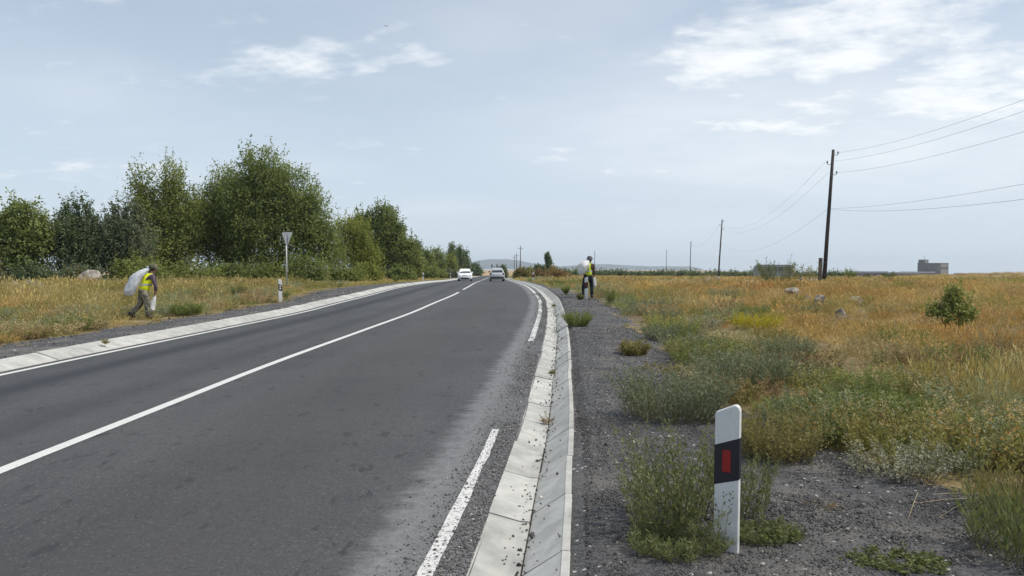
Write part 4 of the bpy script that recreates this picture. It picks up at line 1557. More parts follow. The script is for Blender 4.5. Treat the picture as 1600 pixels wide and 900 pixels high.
def post(label, x, y, rz, h, mirror, refl, tilt=0.0):
    z0 = float(ground_z(x, y))
    root = empty('delineator_post', (x, y, z0 - .02), rz, label, 'marker post', 'delineator posts along the road')
    root.rotation_euler = (0, tilt, rz)
    w = .066
    s = -1 if mirror else 1
    k = h / .867
    top = [(w, -.1), (w, .838 * k), (w - .006, .856 * k), (w - .018, .867 * k), (w - .034, .865 * k), (-w + .008, .822 * k), (-w, .812 * k), (-w, -.1)]
    m = MB()
    plate(m, [(s * a, b) for a, b in top][::s], -.022, .022)
    m.build('body', M_WHITE, root, False, .007)
    m = MB()
    e = .0015
    bw = w + e
    plate(m, [(s * a, b * k) for a, b in [(bw, .455), (bw, .689), (-bw, .637), (-bw, .412)]][::s], -.0245, .0245)
    band = m.build('band', M_BLACK, root, False, .005)
    if refl == 'red':
        m = MB()
        m.box(.000 * s, -.0265, .553 * k, .046, .005, .124 * k)
        m.build('reflector', M_RED, band, False, .002)
    else:
        for dz in (-.035, .045):
            m = MB()
            m.box(0, -.0265, (.55 + dz) * k, .046, .005, .055 * k)
            m.build('reflector', M_REFW, band, False, .002)
    return root


post('white delineator post with black band and red reflector in the foreground weeds', 1.165, 3.96, R(-30), .845, False, 'red', R(.4))
post('delineator post standing in front of the dark-trousered worker', 3.05, 30.2, R(-12), .95, False, 'red')
post('small far delineator post at the right-hand bend', 1.78, 61.5, R(-10), .9, False, 'red')
post('left delineator post with white reflectors beside the yield sign', -8.98, 28.5, R(20), .92, True, 'white')
post('far left delineator post halfway along the kerb', -9.3, 77, R(15), .92, True, 'white')
post('farthest left delineator post just before the white car', -9.2, 110, R(10), .92, True, 'white')


# ------------------------------------------------------------------ yield sign
def build_sign():
    x, y = -12.95, 42.3
    root = empty('yield_sign', (x, y, float(ground_z(x, y))), R(-36), 'back of a triangular yield sign on a white pole by the trees', 'road sign')
    m = MB()
    m.tube([(0, 0, .42), (0, 0, 3.05)], .038, 10)
    m.build('post', plain('sign_post_white', (.62, .63, .62), .5), root, True)
    m = MB()
    m.tube([(0, 0, -.3), (0, 0, .42)], .042, 10)
    m.build('post_foot', plain('sign_post_black', (.03, .03, .032), .6), root, True)
    o = []
    for a in (90 + 180, 90 + 300, 90 + 60):
        cx, cz = .46 * math.cos(R(a)), 2.98 + .46 * math.sin(R(a))
        for d in (-50, 0, 50):
            o.append((cx + .06 * math.cos(R(a + d)), cz + .06 * math.sin(R(a + d))))
    m = MB()
    plate(m, o, .045, .05)
    pl = m.build('plate', plain('sign_back_grey', (.68, .69, .69), .4, .3, .08, 5), root)
    m = MB()
    oi = [(a * .7, 2.98 + (b - 2.98) * .7) for a, b in o]
    plate(m, o, .0505, .0515)
    m.build('red_border', plain('sign_red', (.45, .02, .02), .4), pl)
    m = MB()
    plate(m, oi, .052, .053)
    m.build('white_face', M_REFW, pl)
    for z in (2.85, 3.1):
        m = MB()
        m.box(0, .02, z, .16, .05, .03)
        m.build('clamp', plain('steel', (.35, .36, .37), .4, .6), root)


build_sign()


# ------------------------------------------------------------------ power poles and wires
M_POLE = plain('pole_timber', (.055, .047, .046), .9, var=.35, scale=5, bmp=.5)
M_STUB = plain('pole_stub', (.13, .105, .09), .95, var=.3, scale=6, bmp=.5)
M_INS = plain('insulator', (.30, .32, .31), .3)
M_WIRE = plain('wire_metal', (.10, .10, .105), .6, .3)


def power_pole(label, bx, by, tx, tz, stub, hooks):
    z0 = float(ground_z(bx, by))
    root = empty('power_pole', (bx, by, z0), 0, label, 'power pole', 'power poles across the right field')
    H = tz - z0
    dx = tx - bx
    m = MB()
    m.tube([(0, 0, -.3), (dx * .33, 0, H * .33), (dx * .66, 0, H * .66), (dx, 0, H)], [.145, .13, .112, .095], 12)
    m.build('pole', M_POLE, root, True)
    if stub:
        m = MB()
        m.tube([(-.27, -.02, -.4), (-.25, -.02, 1.0), (-.23, -.02, 1.92)], [.15, .145, .14], 8)
        st = m.build('stub', M_STUB, root, False)
        for z in (.75, 1.6):
            m = MB()
            m.tube([(-.41 + .0 * z, -.16, z), (.13, -.16, z), (.17, 0, z), (.13, .16, z), (-.41, .16, z), (-.45, 0, z), (-.41, -.16, z)], .014, 6)
            m.build('tie_wire', M_WIRE, st)
    for sd, dz in hooks:
        z = H - dz
        cx = dx * z / H
        m = MB()
        m.tube([(cx + sd * .07, 0, z), (cx + sd * .22, 0, z - .10), (cx + sd * .33, 0, z - .06), (cx + sd * .35, 0, z + .06)], .018, 6)
        hk = m.build('hook', M_WIRE, root)
        m = MB()
        m.tube([(cx + sd * .35, 0, z + .02), (cx + sd * .35, 0, z + .08), (cx + sd * .35, 0, z + .14), (cx + sd * .35, 0, z + .2)], [.05, .068, .045, .03], 8)
        m.build('insulator', M_INS, hk, True)
    return root


HK = ((1, .30), (-1, .95), (1, 1.65))
power_pole('tall leaning dark timber power pole propped by a short stub', 21.6, 51, 22.15, 9.65, True, HK)
power_pole('second power pole, half as tall in view, left of the leaning one', 35.3, 126, 35.9, 9.6, False, HK)
power_pole('third power pole from the right on the skyline', 57.0, 236, 57.3, 9.6, False, HK)
power_pole('smallest power pole, farthest left on the right-hand skyline', 74.1, 354, 74.3, 9.6, False, HK)


def wire(label, a, b, sag, r=.0055):
    pts = []
    for i in range(25):
        t = i / 24
        p = Vector(a).lerp(Vector(b), t)
        p.z -= 4 * sag * t * (1 - t)
        pts.append(p)
    m = MB()
    m.tube(pts, r, 5)
    tag(m.build('power_wire', M_WIRE, None, True), label, 'wire', 'wires of the power line')


for i, (z, s, sd, lab) in enumerate(((9.42, 2.4, .35, 'topmost wire running right from the leaning pole'), (8.85, 2.3, .1, 'second wire running right from the leaning pole'),
                                     (8.06, 2.1, .35, 'third wire running right from the leaning pole'), (5.6, 1.4, .1, 'upper of the two low wires running right'), (5.55, 1.9, .1, 'lower of the two low wires running right'))):
    wire(lab, (21.9 + sd, 51, z), (7.9 + sd, -24, z + .1), s)
for z, s, sd, lab in ((8.8, 2.3, -.35, 'upper wire sagging left from the leaning pole'), (8.1, 2.2, -.1, 'middle wire sagging left from the leaning pole'), (5.6, 2.2, -.1, 'low wire sagging left from the leaning pole')):
    wire(lab, (21.95 + sd, 51, z), (35.7 + sd, 126, z + .05), s)
wire('wire between the second and third power poles', (35.5, 126, 8.8), (57.0, 236, 8.9), 2.2, .010)


def lattice_pole(label, x, y, top, arms):
    z0 = float(ground_z(x, y))
    root = empty('crossarm_pole', (x, y, z0), 0, label, 'power pole', 'far poles with crossarms by the road')
    H = top - z0
    m = MB()
    m.tube([(0, 0, -.3), (0, 0, H)], [.2, .13], 8)
    m.build('pole', plain('far_pole_grey', (.10, .10, .105), .8), root, True)
    for dz, w in arms:
        m = MB()
        m.box(0, 0, H - dz, w, .12, .12)
        a = m.build('crossarm', MATS['far_pole_grey'], root)
        for sx in (-1, 0, 1):
            m = MB()
            m.tube([(sx * w * .45, 0, H - dz + .06), (sx * w * .45, 0, H - dz + .35)], [.07, .05], 6)
            m.build('insulator', M_INS, a)


lattice_pole('tallest crossarm pole beyond the silver car', 2.9, 250, 8.5, ((.9, 1.9),))
lattice_pole('middle crossarm pole beyond the silver car', 2.0, 330, 7.6, ((1.3, 2.2),))
lattice_pole('leftmost and faintest crossarm pole beyond the silver car', 1.25, 390, 7.4, ((1.3, 2.2),))


# ------------------------------------------------------------------ far factory
def build_factory():
    X, Y = 343, 600
    z0 = float(ground_z(X, Y)) - .5
    root = empty('factory_building', (X, Y, z0), R(-60), 'grey concrete factory block with small roof tower on the skyline', 'building')
    mc = plain('factory_concrete', (.20, .205, .215), .9, var=.15, scale=.3)
    m = MB()
    m.box(0, 0, 6.6, 27, 16, 13.2)
    root.scale = (.70, .70, .92)
    wl = m.build('wall', mc, root)
    m = MB()
    m.box(0, 0, 13.45, 27.6, 16.6, .5)
    m.build('parapet', mc, root)
    m = MB()
    m.box(-9.5, -3.0, 15.2, 7.5, 8, 3.0)
    tw = m.build('roof_tower', mc, root)
    m = MB()
    m.tube([(-8.5, -3, 16.6), (-8.5, -3, 20.2)], .18, 6)
    m.build('mast', M_WIRE, tw)
    for k in range(9):
        m = MB()
        m.box(-12 + k * 3, -8.06, 6.4, .35, .3, 12.2)
        m.build('pilaster', mc, wl)
    for k in range(5):
        m = MB()
        m.box(13.56, -6.4 + k * 3.2, 9.2, .3, 1.4, 2.0)
        m.build('window', M_GLASS, wl)
    ms = plain('shed_roof', (.12, .125, .14), .7, var=.1, scale=.2)
    md = plain('shed_wall', (.16, .16, .175), .9, var=.15, scale=.3)
    for x, y, w, d, h, lab in ((284, 590, 30, 8, 4.6, 'long low shed with pale roof left of the factory block'), (305, 575, 22, 8, 3.9, 'lower dark shed right of the long pale-roofed one'),
                               (326, 592, 24, 9, 4.3, 'low shed with light roof attached left of the block'), (384, 605, 34, 8, 3.0, 'flat low wall-like shed right of the factory block')):
        z = float(ground_z(x, y)) - .3
        sh = empty('factory_shed', (x, y, z), R(-24), lab, 'building', 'low sheds around the factory')
        m = MB()
        m.box(0, 0, h / 2, w, d, h)
        wl = m.build('wall', md, sh)
        m = MB()
        hw, hd = w / 2 + .4, d / 2 + .5
        m.add([(-hw, -hd, h + .02), (hw, -hd, h + .02), (hw, hd, h + .02), (-hw, hd, h + .02), (-hw, 0, h + 1.1), (hw, 0, h + 1.1)],
              [(0, 1, 5, 4), (2, 3, 4, 5), (0, 4, 3), (1, 2, 5), (3, 2, 1, 0)])
        m.build('roof', ms, sh)
        for k in range(5):
            m = MB()
            m.box(-w * .4 + k * w * .2, -d / 2 - .05, h * .55, w * .1, .2, h * .3)
            m.build('window', M_GLASS, wl)


build_factory()


# ------------------------------------------------------------------ vehicles
def wheel(root, x, y, r=.31, w=.2):
    t = empty('wheel', (x, y, r), 0)
    t.parent = root
    m = MB()
    prof = [(-w / 2, r * .62), (-w / 2, r * .93), (-w * .35, r), (w * .35, r), (w / 2, r * .93), (w / 2, r * .62)]
    m.rings([[(a, b * math.cos(2 * math.pi * k / 20), b * math.sin(2 * math.pi * k / 20)) for k in range(20)] for a, b in prof])
    m.build('tyre', M_RUBBER, t, True)
    m = MB()
    sg = 1 if x > 0 else -1
    m.rings([[(a, b * math.cos(2 * math.pi * k / 16), b * math.sin(2 * math.pi * k / 16)) for k in range(16)] for a, b in ((sg * (w / 2 + .002), r * .62), (sg * (w / 2 + .012), r * .45), (sg * (w / 2 - .0), r * .16))][::sg])
    m.build('rim', plain('wheel_rim', (.4, .41, .42), .35, .7), t, True)


def loft(stations):
    """stations (y, half width, z bottom, z top, roundness): rings of a car body"""
    rings = []
    for y, w, zb, zt, t in stations:
        h = zt - zb
        half = [(w * .86, zb), (w * .97, zb + h * .10), (w, zb + h * .35), (w * .985, zb + h * .62), (w * (1 - .05 * t), zb + h * .84), (w * (1 - .14 * t), zb + h * .96), (w * (1 - .30 * t), zt)]
        rings.append([(x, y, z) for x, z in half] + [(-x, y, z) for x, z in half[::-1]])
    return rings


def car(name, label, x, y, rz, paint, lower, cabin, length, wheels, front):
    root = empty(name, (x, y, float(ZP(y)) + .008), rz, label, 'car', 'cars on the road')
    m = MB()
    m.rings(loft(lower))
    body = m.build('body', paint, root, True)
    (yb0, w0, zb0), (yt0, wt0, zt0), (yt1, wt1, zt1), (yb1, w1, zb1) = cabin
    m = MB()
    def ring(yb, wb, zb, yt, wt, zt):
        return [(-wb, yb, zb), (wb, yb, zb), (wt, yt, zt - .06), (wt * .86, yt, zt), (-wt * .86, yt, zt), (-wt, yt, zt - .06)]
    a = ring(yb0, w0, zb0, yt0, wt0, zt0)
    b = ring(yb1, w1, zb1, yt1, wt1, zt1)
    mid = [tuple((p + q) / 2 + (0, 0, .025 if i in (3, 4) else 0)[j] for j, (p, q) in enumerate(zip(a[i], b[i]))) for i in range(6)]
    m.rings([a, mid, b])
    cab = m.build('roof', paint, root, False, .03)

    def pane(nm, c4, off):
        m = MB()
        c = [Vector(p) for p in c4]
        ctr = sum(c, Vector()) / 4
        n = (c[1] - c[0]).cross(c[3] - c[0]).normalized() * off
        ins = [ctr + (p - ctr) * .87 + n for p in c]
        m.add(ins + [p - n * 1.5 for p in ins], [(0, 1, 2, 3), (7, 6, 5, 4), (0, 4, 5, 1), (1, 5, 6, 2), (2, 6, 7, 3), (3, 7, 4, 0)])
        return m.build(nm, M_GLASS, root)
    fw, rw = ('windscreen', 'rear_window') if front else ('rear_window', 'windscreen')
    pane(fw, [a[0], a[1], a[2], a[5]], .008)
    pane(rw, [b[1], b[0], b[5], b[2]], .008)
    for sg in (1, -1):
        i, j = (1, 2) if sg > 0 else (0, 5)
        p = [Vector(a[i]) * .5 + Vector(b[i]) * .5, Vector(b[i]), Vector(b[j]), Vector(a[j]) * .5 + Vector(b[j]) * .5]
        q = [Vector(a[i]), Vector(a[i]) * .5 + Vector(b[i]) * .5, Vector(a[j]) * .5 + Vector(b[j]) * .5, Vector(a[j])]
        for c in (p, q):
            c2 = c if sg > 0 else [c[1], c[0], c[3], c[2]]
            pane('side_window', c2, .006)
    for wx, wy in wheels:
        wheel(root, wx, wy)
        wheel(root, -wx, wy)
    for sg in (1, -1):
        m = MB()
        m.ball((sg * (w0 + .13), yb0 + .25 if front else yb1 - .25, zb0 + .09), (.11, .06, .08), 8, 6)
        m.build('mirror', paint if front else M_BLACK, root, True)
    return root, body


P_WHITE = plain('car_paint_white', (.78, .79, .79), .25, 0, .04, 3)
P_SILV = plain('car_paint_silver', (.52, .54, .57), .35, .15, .06, 3)
M_BUMP = plain('car_black_plastic', (.03, .031, .033), .6)
M_HEAD = plain('headlight_glass', (.45, .47, .50), .1, .2)
M_TAIL = plain('taillight', (.14, .03, .03), .25)
M_PLATE = plain('number_plate', (.72, .72, .70), .5)


def build_cars():
    lower = [(-2.12, .58, .30, .62, .8), (-2.05, .76, .22, .72, .8), (-1.8, .86, .2, .84, .7), (-1.2, .88, .2, .95, .6), (-.7, .88, .2, .98, .5), (.6, .88, .2, 1.0, .4), (1.5, .87, .2, 1.02, .5), (2.0, .82, .24, .98, .7), (2.12, .68, .32, .86, .8)]
    cabin = [(-.98, .76, .93), (-.28, .60, 1.46), (1.1, .60, 1.45), (1.72, .72, 1.0)]
    root, body = car('white_car', 'white oncoming car in the left lane', -5.68, 89, R(3), P_WHITE, lower, cabin, 4.2, ((.74, -1.32), (.74, 1.3)), True)
    for sg in (1, -1):
        m = MB()
        m.ball((sg * .63, -1.98, .70), (.17, .10, .09), 10, 7)
        m.build('headlight', M_HEAD, root, True)
        m = MB()
        m.box(sg * .60, -2.05, .36, .22, .08, .10)
        m.build('fog_lamp', M_BUMP, root, False, .02)
    m = MB()
    m.box(0, -2.075, .66, .62, .06, .10)
    m.build('grille', M_BUMP, root, False, .02)
    m = MB()
    m.box(0, -2.115, .335, .95, .05, .13)
    m.build('air_intake', M_BUMP, root, False, .02)
    m = MB()
    m.box(0, -2.15, .48, .52, .02, .11)
    m.build('number_plate', M_PLATE, root)
    # silver estate seen from behind
    lower = [(-2.1, .72, .36, .80, .5), (-2.04, .80, .30, .98, .4), (-1.8, .84, .26, 1.02, .3), (-.6, .85, .24, 1.0, .3), (.7, .85, .24, .98, .4), (1.3, .83, .24, .92, .6), (1.8, .78, .26, .82, .8), (2.0, .6, .34, .7, .8)]
    cabin = [(-2.0, .74, 1.0), (-1.72, .60, 1.50), (.1, .60, 1.52), (.95, .74, .97)]
    root, body = car('silver_car', 'silver estate car driving away with a roof rack', -1.72, 84, R(2), P_SILV, lower, cabin, 4.1, ((.72, -1.35), (.72, 1.2)), False)
    for sg in (1, -1):
        m = MB()
        m.box(sg * .70, -2.065, .86, .16, .07, .24)
        m.build('taillight', M_TAIL, root, False, .02)
    m = MB()
    m.box(0, -2.12, .46, 1.5, .12, .16)
    m.build('bumper', M_BUMP, root, False, .03)
    m = MB()
    m.box(0, -2.118, .74, .52, .02, .11)
    m.build('number_plate', M_PLATE, root)
    m = MB()
    for yy in (-1.3, -.35):
        m.box(0, yy, 1.63, 1.30, .05, .05)
        for sx in (-.56, .56):
            m.box(sx, yy, 1.565, .05, .05, .10)
    rk = m.build('roof_rack', M_BUMP, root)
    for sx in (-.58, .0, .60):
        m = MB()
        m.box(sx, -1.3, 1.79, .12, .09, .27)
        m.build('rack_bracket', M_BUMP, rk, False, .015)


build_cars()


def build_bus():
    x, y = 53.2, 150
    z0 = float(ground_z(x, y))
    root = empty('bus', (x, y, z0), R(-8), 'pale grey bus half hidden behind tall straggly weeds', 'bus')
    mb = plain('bus_paint', (.27, .30, .30), .5, var=.1, scale=1)
    m = MB()
    L, W, H = 7.4, 2.3, 2.95
    prof = [(-L / 2, .45), (-L / 2 - .05, 1.2), (-L / 2 + .1, 2.5), (-L / 2 + .35, 2.85), (-L / 2 + .7, H), (L / 2 - .5, H), (L / 2 - .15, 2.8), (L / 2, 2.4), (L / 2, .45)]
    plate(m, prof[::-1], -W / 2, W / 2)
    m.build('body', mb, root, False, .08)
    for k in range(5):
        m = MB()
        m.box(-L / 2 + 1.15 + k * 1.28, -W / 2 - .01, 2.02, 1.08, .03, .85)
        m.build('window', plain('bus_glass', (.10, .125, .125), .15), root, False, .01)
    m = MB()
    m.box(-L / 2 + .03, 0, 1.95, .12, 1.9, .95)
    m.build('windscreen', MATS['bus_glass'], root)
    for sx in (-2.3, 2.2):
        for sy in (-1, 1):
            m = MB()
            m.tube([(sx, sy * 1.0, .42), (sx, sy * 1.17, .42)], .42, 16)
            m.build('wheel', M_RUBBER, root)


build_bus()


# ------------------------------------------------------------------ people
def skin(name, J, E, mat, parent, levels=2, rootj=None):
    """a continuous surface grown round a skeleton of joints {name: ((x, y, z), radius)}"""
    names = list(J)
    me = bpy.data.meshes.new(name)
    me.from_pydata([J[k][0] for k in names], [(names.index(a), names.index(b)) for a, b in E], [])
    o = bpy.data.objects.new(name, me)
    COL.objects.link(o)
    md = o.modifiers.new('skin', 'SKIN')
    md.use_smooth_shade = True
    sv_ = me.skin_vertices[0].data
    for i, k in enumerate(names):
        r = J[k][1]
        sv_[i].radius = r if hasattr(r, '__len__') else (r, r)
        sv_[i].use_root = (k == rootj) if rootj else (i == 0)
    sb = o.modifiers.new('sub', 'SUBSURF')
    sb.levels = levels
    sb.render_levels = levels
    dg = bpy.context.evaluated_depsgraph_get()
    me2 = bpy.data.meshes.new_from_object(o.evaluated_get(dg))
    bpy.data.objects.remove(o)
    bpy.data.meshes.remove(me)
    me2.name = name
    me2.materials.clear()
    return obj(name, me2, mat, parent, True)


def cloth_mat(name, cols, scale, thr=None, check=False):
    m, t, b = new_mat(name)
    v = objvec(t)
    if check:
        w1 = N(t, 'ShaderNodeTexWave', wave_type='BANDS', bands_direction='Z')
        w1.inputs['Scale'].default_value = scale
        t.links.new(v, w1.inputs['Vector'])
        w2 = N(t, 'ShaderNodeTexWave', wave_type='BANDS', bands_direction='X')
        w2.inputs['Scale'].default_value = scale
        t.links.new(v, w2.inputs['Vector'])
        c = mixc(t, maprange(t, w1.outputs['Fac'], .45, .55), cols[0], cols[1])
        c = mixc(t, maprange(t, w2.outputs['Fac'], .6, .7, 0, .6), c, cols[2])
    else:
        c = mixc(t, maprange(t, noise(t, v, scale, 3, .5), .44, .50), cols[0], cols[1])
        if len(cols) > 2:
            c = mixc(t, maprange(t, noise(t, v, scale * 1.7, 3, .5, .4), .55, .60), c, cols[2])
    t.links.new(c, b.inputs['Base Color'])
    b.inputs['Roughness'].default_value = .9
    b.inputs['Specular IOR Level'].default_value = .15
    bump(t, b, noise(t, v, 18, 4, .6), .6, .02)
    return m


M_SKIN = plain('skin_tone', (.30, .17, .115), .55, var=.1, scale=12)
M_HAIR = plain('dark_hair', (.02, .017, .015), .7)
M_CAMO = cloth_mat('camouflage_cloth', ((.095, .098, .072), (.23, .22, .17), (.055, .058, .048)), 11)
M_NAVY = cloth_mat('dark_trouser_cloth', ((.013, .016, .024), (.026, .030, .040)), 6)
M_PLAID = cloth_mat('plaid_shirt_cloth', ((.085, .06, .085), (.20, .16, .19), (.045, .035, .055)), 5.5, check=True)
M_BROWN = cloth_mat('brown_shirt_cloth', ((.075, .046, .038), (.12, .078, .064)), 7)
M_VEST = cloth_mat('hi_vis_cloth', ((.60, .66, .015), (.76, .80, .03)), 5)
M_VEST2 = cloth_mat('hi_vis_green_cloth', ((.40, .52, .025), (.55, .66, .05)), 5)
M_STRIP = plain('reflective_tape', (.50, .52, .50), .35, .2)
M_BOOT = plain('boot_leather', (.028, .026, .025), .7)
M_HATG = cloth_mat('olive_cap_cloth', ((.095, .098, .062), (.15, .15, .10)), 9)
M_HATB = cloth_mat('grey_hat_cloth', ((.085, .088, .095), (.15, .155, .165)), 9)


def plastic(name, col):
    m, t, b = new_mat(name)
    v = objvec(t)
    t.links.new(mixc(t, noise(t, v, 5, 5, .6), tuple(c * .85 for c in col), col), b.inputs['Base Color'])
    b.inputs['Roughness'].default_value = .38
    bump(t, b, noise(t, v, 9, 5, .65, .6), .8, .03)
    tr = N(t, 'ShaderNodeBsdfTranslucent')
    tr.inputs['Color'].default_value = (*col, 1)
    mx = N(t, 'ShaderNodeMixShader')
    mx.inputs[0].default_value = .25
    t.links.new(b.outputs[0], mx.inputs[1])
    t.links.new(tr.outputs[0], mx.inputs[2])
    t.links.new(mx.outputs[0], t.nodes['Material Output'].inputs['Surface'])
    return m


M_BAG = plastic('translucent_white_plastic', (.70, .73, .78))
M_BAGW = plastic('white_plastic', (.80, .81, .80))


def hand(J, E, key, wrist, d, side, grip=.7):
    """palm, four fingers and a thumb closing round what is held"""
    w = Vector(wrist)
    d = Vector(d).normalized()
    s = Vector(side).normalized()
    n = d.cross(s).normalized()
    J[key + 'palm'] = (tuple(w + d * .065), (.034, .022))
    E.append((key + 'wrist', key + 'palm'))
    for i, l in enumerate((.066, .075, .070, .055)):
        b = w + d * .095 + s * (.027 - .018 * i)
        m_ = b + d * l * .55 + n * l * .25 * grip
        e = m_ + d * l * .25 * (1 - grip) + n * l * .55 * grip
        J[f'{key}f{i}a'] = (tuple(b), .0105)
        J[f'{key}f{i}b'] = (tuple(m_), .0095)
        J[f'{key}f{i}c'] = (tuple(e), .0075)
        E += [(key + 'palm', f'{key}f{i}a'), (f'{key}f{i}a', f'{key}f{i}b'), (f'{key}f{i}b', f'{key}f{i}c')]
    b = w + d * .045 + s * .035
    e = b + d * .045 + s * .012 + n * .03
    J[key + 't1'] = (tuple(b), .013)
    J[key + 't2'] = (tuple(e), .010)
    E += [(key + 'palm', key + 't1'), (key + 't1', key + 't2')]


def person(label, x, y, S, face, hat, hatmat, trousers, shirt, vest, z_extra=0.0):
    """S: joint positions in metres from the point between the feet, x to the right, y away"""
    root = empty('person', (x, y, float(ground_z(x, y)) + z_extra), 0, label, 'person', 'roadside workers collecting litter')
    f = Vector(face).normalized()
    rt = Vector((f.y, -f.x, 0))
    V = {k: Vector(p) for k, p in S.items()}
    hd = V['head']
    J = {'pelvis': (S['pelvis'], (.125, .105)), 'belly': (tuple(V['pelvis'].lerp(V['chest'], .5)), (.125, .10)), 'chest': (S['chest'], (.14, .11)), 'collar': (tuple(V['neck'] - Vector((0, 0, .05))), (.10, .08)),
         'neck': (S['neck'], .055), 'jaw': (tuple(hd - Vector((0, 0, .055)) + f * .012), .072), 'head': (S['head'], .092), 'skull': (tuple(hd + Vector((0, 0, .06)) - f * .008), .085), 'nose': (tuple(hd - Vector((0, 0, .022)) + f * .105), .014)}
    E = [('pelvis', 'belly'), ('belly', 'chest'), ('chest', 'collar'), ('collar', 'neck'), ('neck', 'jaw'), ('jaw', 'head'), ('head', 'skull'), ('head', 'nose')]
    for s in 'RL':
        for k, r in (('hip', .088), ('knee', .058), ('ankle', .042), ('toe', .034)):
            J[s + k] = (S[s + k], r)
        E += [('pelvis', s + 'hip'), (s + 'hip', s + 'knee'), (s + 'knee', s + 'ankle'), (s + 'ankle', s + 'toe')]
        for k, r in (('sho', .062), ('elb', .043), ('wrist', .029)):
            J[s + k] = (S[s + k], r)
        E += [('collar', s + 'sho'), (s + 'sho', s + 'elb'), (s + 'elb', s + 'wrist')]
        d = V[s + 'wrist'] - V[s + 'elb']
        hand(J, E, s, S[s + 'wrist'], d, rt * (1 if s == 'L' else -1) + f * .6)
        e = V['head'] + rt * (.088 if s == 'R' else -.088) - Vector((0, 0, .01))
        J[s + 'ear'] = (tuple(e), .018)
        E.append(('head', s + 'ear'))
    body = skin('body', J, E, M_SKIN, root, 2, 'pelvis')
    for sg in (-1, 1):
        m = MB()
        m.ball(tuple(hd + f * .083 + rt * sg * .033 + Vector((0, 0, .005))), .011, 8, 6)
        m.build('eye', M_HAIR, body, True)
    m = MB()
    m.box(*(hd + f * .088 - Vector((0, 0, .068))), .045, .012, .010, math.atan2(f.y, f.x) + math.pi / 2)
    m.build('mouth', plain('lips', (.22, .09, .075), .6), body)
    m = MB()
    m.ball(tuple(hd - f * .018 + Vector((0, 0, .035))), (.101, .101, .105), 12, 8, .02)
    m.build('hair', M_HAIR, body, True)
    # clothing
    JT = {'pelvis': (tuple(V['pelvis'] + Vector((0, 0, .10))), (.155, .135)), 'seat': (tuple(V['pelvis'] + Vector((0, 0, .0))), (.168, .150))}
    ET = [('pelvis', 'seat')]
    for s in 'RL':
        JT[s + 'hip'] = (tuple(V[s + 'hip'].lerp(V[s + 'knee'], .10)), .120)
        JT[s + 'mid'] = (tuple(V[s + 'hip'].lerp(V[s + 'knee'], .55)), .098)
        JT[s + 'knee'] = (S[s + 'knee'], .084)
        JT[s + 'shin'] = (tuple(V[s + 'knee'].lerp(V[s + 'ankle'], .5)), .078)
        JT[s + 'cuff'] = (tuple(V[s + 'knee'].lerp(V[s + 'ankle'], .93)), .072)
        ET += [('seat', s + 'hip'), (s + 'hip', s + 'mid'), (s + 'mid', s + 'knee'), (s + 'knee', s + 'shin'), (s + 'shin', s + 'cuff')]
    skin('trousers', JT, ET, trousers, root, 2, 'pelvis')
    JS = {'belly': (tuple(V['pelvis'].lerp(V['chest'], -.05)), (.15, .12)), 'chest': (S['chest'], (.16, .128)), 'collar': (tuple(V['neck'] - Vector((0, 0, .045))), (.115, .095)), 'neck': (tuple(V['neck'] + Vector((0, 0, .01))), .066)}
    ES = [('belly', 'chest'), ('chest', 'collar'), ('collar', 'neck')]
    for s in 'RL':
        JS[s + 'sho'] = (S[s + 'sho'], .083)
        JS[s + 'uarm'] = (tuple(V[s + 'sho'].lerp(V[s + 'elb'], .5)), .068)
        JS[s + 'elb'] = (S[s + 'elb'], .058)
        JS[s + 'cuff'] = (tuple(V[s + 'elb'].lerp(V[s + 'wrist'], .75)), .047)
        ES += [('collar', s + 'sho'), (s + 'sho', s + 'uarm'), (s + 'uarm', s + 'elb'), (s + 'elb', s + 'cuff')]
    skin('shirt', JS, ES, shirt, root, 2, 'chest')
    JV = {'hem': (tuple(V['pelvis'] - Vector((0, 0, .05))), (.190, .168)), 'belly': (tuple(V['pelvis'].lerp(V['chest'], .45)), (.170, .142)), 'chest': (S['chest'], (.182, .150)), 'collar': (tuple(V['neck'] - Vector((0, 0, .075))), (.14, .112))}
    EV = [('hem', 'belly'), ('belly', 'chest'), ('chest', 'collar')]
    for s in 'RL':
        JV[s + 'sho'] = (tuple(V['neck'].lerp(V[s + 'sho'], .72) - Vector((0, 0, .02))), .092)
        EV.append(('collar', s + 'sho'))
    vo = skin('vest', JV, EV, vest, root, 2, 'hem')
    # reflective band: the vest's own skin at waist height, standing a few millimetres proud
    me = vo.data
    zc = V['pelvis'].z + (V['chest'].z - V['pelvis'].z) * .62
    bm = bmesh.new()
    bm.from_mesh(me)
    for v in list(bm.verts):
        v.co += v.normal * .004
    bmesh.ops.bisect_plane(bm, geom=bm.verts[:] + bm.edges[:] + bm.faces[:], plane_co=(0, 0, zc + .03), plane_no=(0, 0, 1), clear_outer=True)
    bmesh.ops.bisect_plane(bm, geom=bm.verts[:] + bm.edges[:] + bm.faces[:], plane_co=(0, 0, zc - .03), plane_no=(0, 0, 1), clear_inner=True)
    me2 = bpy.data.meshes.new('reflective_band')
    bm.to_mesh(me2)
    bm.free()
    me2.materials.clear()
    obj('reflective_band', me2, M_STRIP, vo)
    for s in 'RL':
        d = (V[s + 'toe'] - V[s + 'ankle'])
        skin('boot', {'top': (tuple(V[s + 'ankle'] + Vector((0, 0, .09))), .058), 'a': (S[s + 'ankle'], .058), 'heel': (tuple(V[s + 'ankle'] - Vector((d.x, d.y, 0)).normalized() * .03 - Vector((0, 0, .035))), .045),
                      'b': (tuple(V[s + 'ankle'] + d * .6), .05), 't': (tuple(V[s + 'toe']), .040)}, [('top', 'a'), ('a', 'heel'), ('a', 'b'), ('b', 't')], M_BOOT, root, 2)
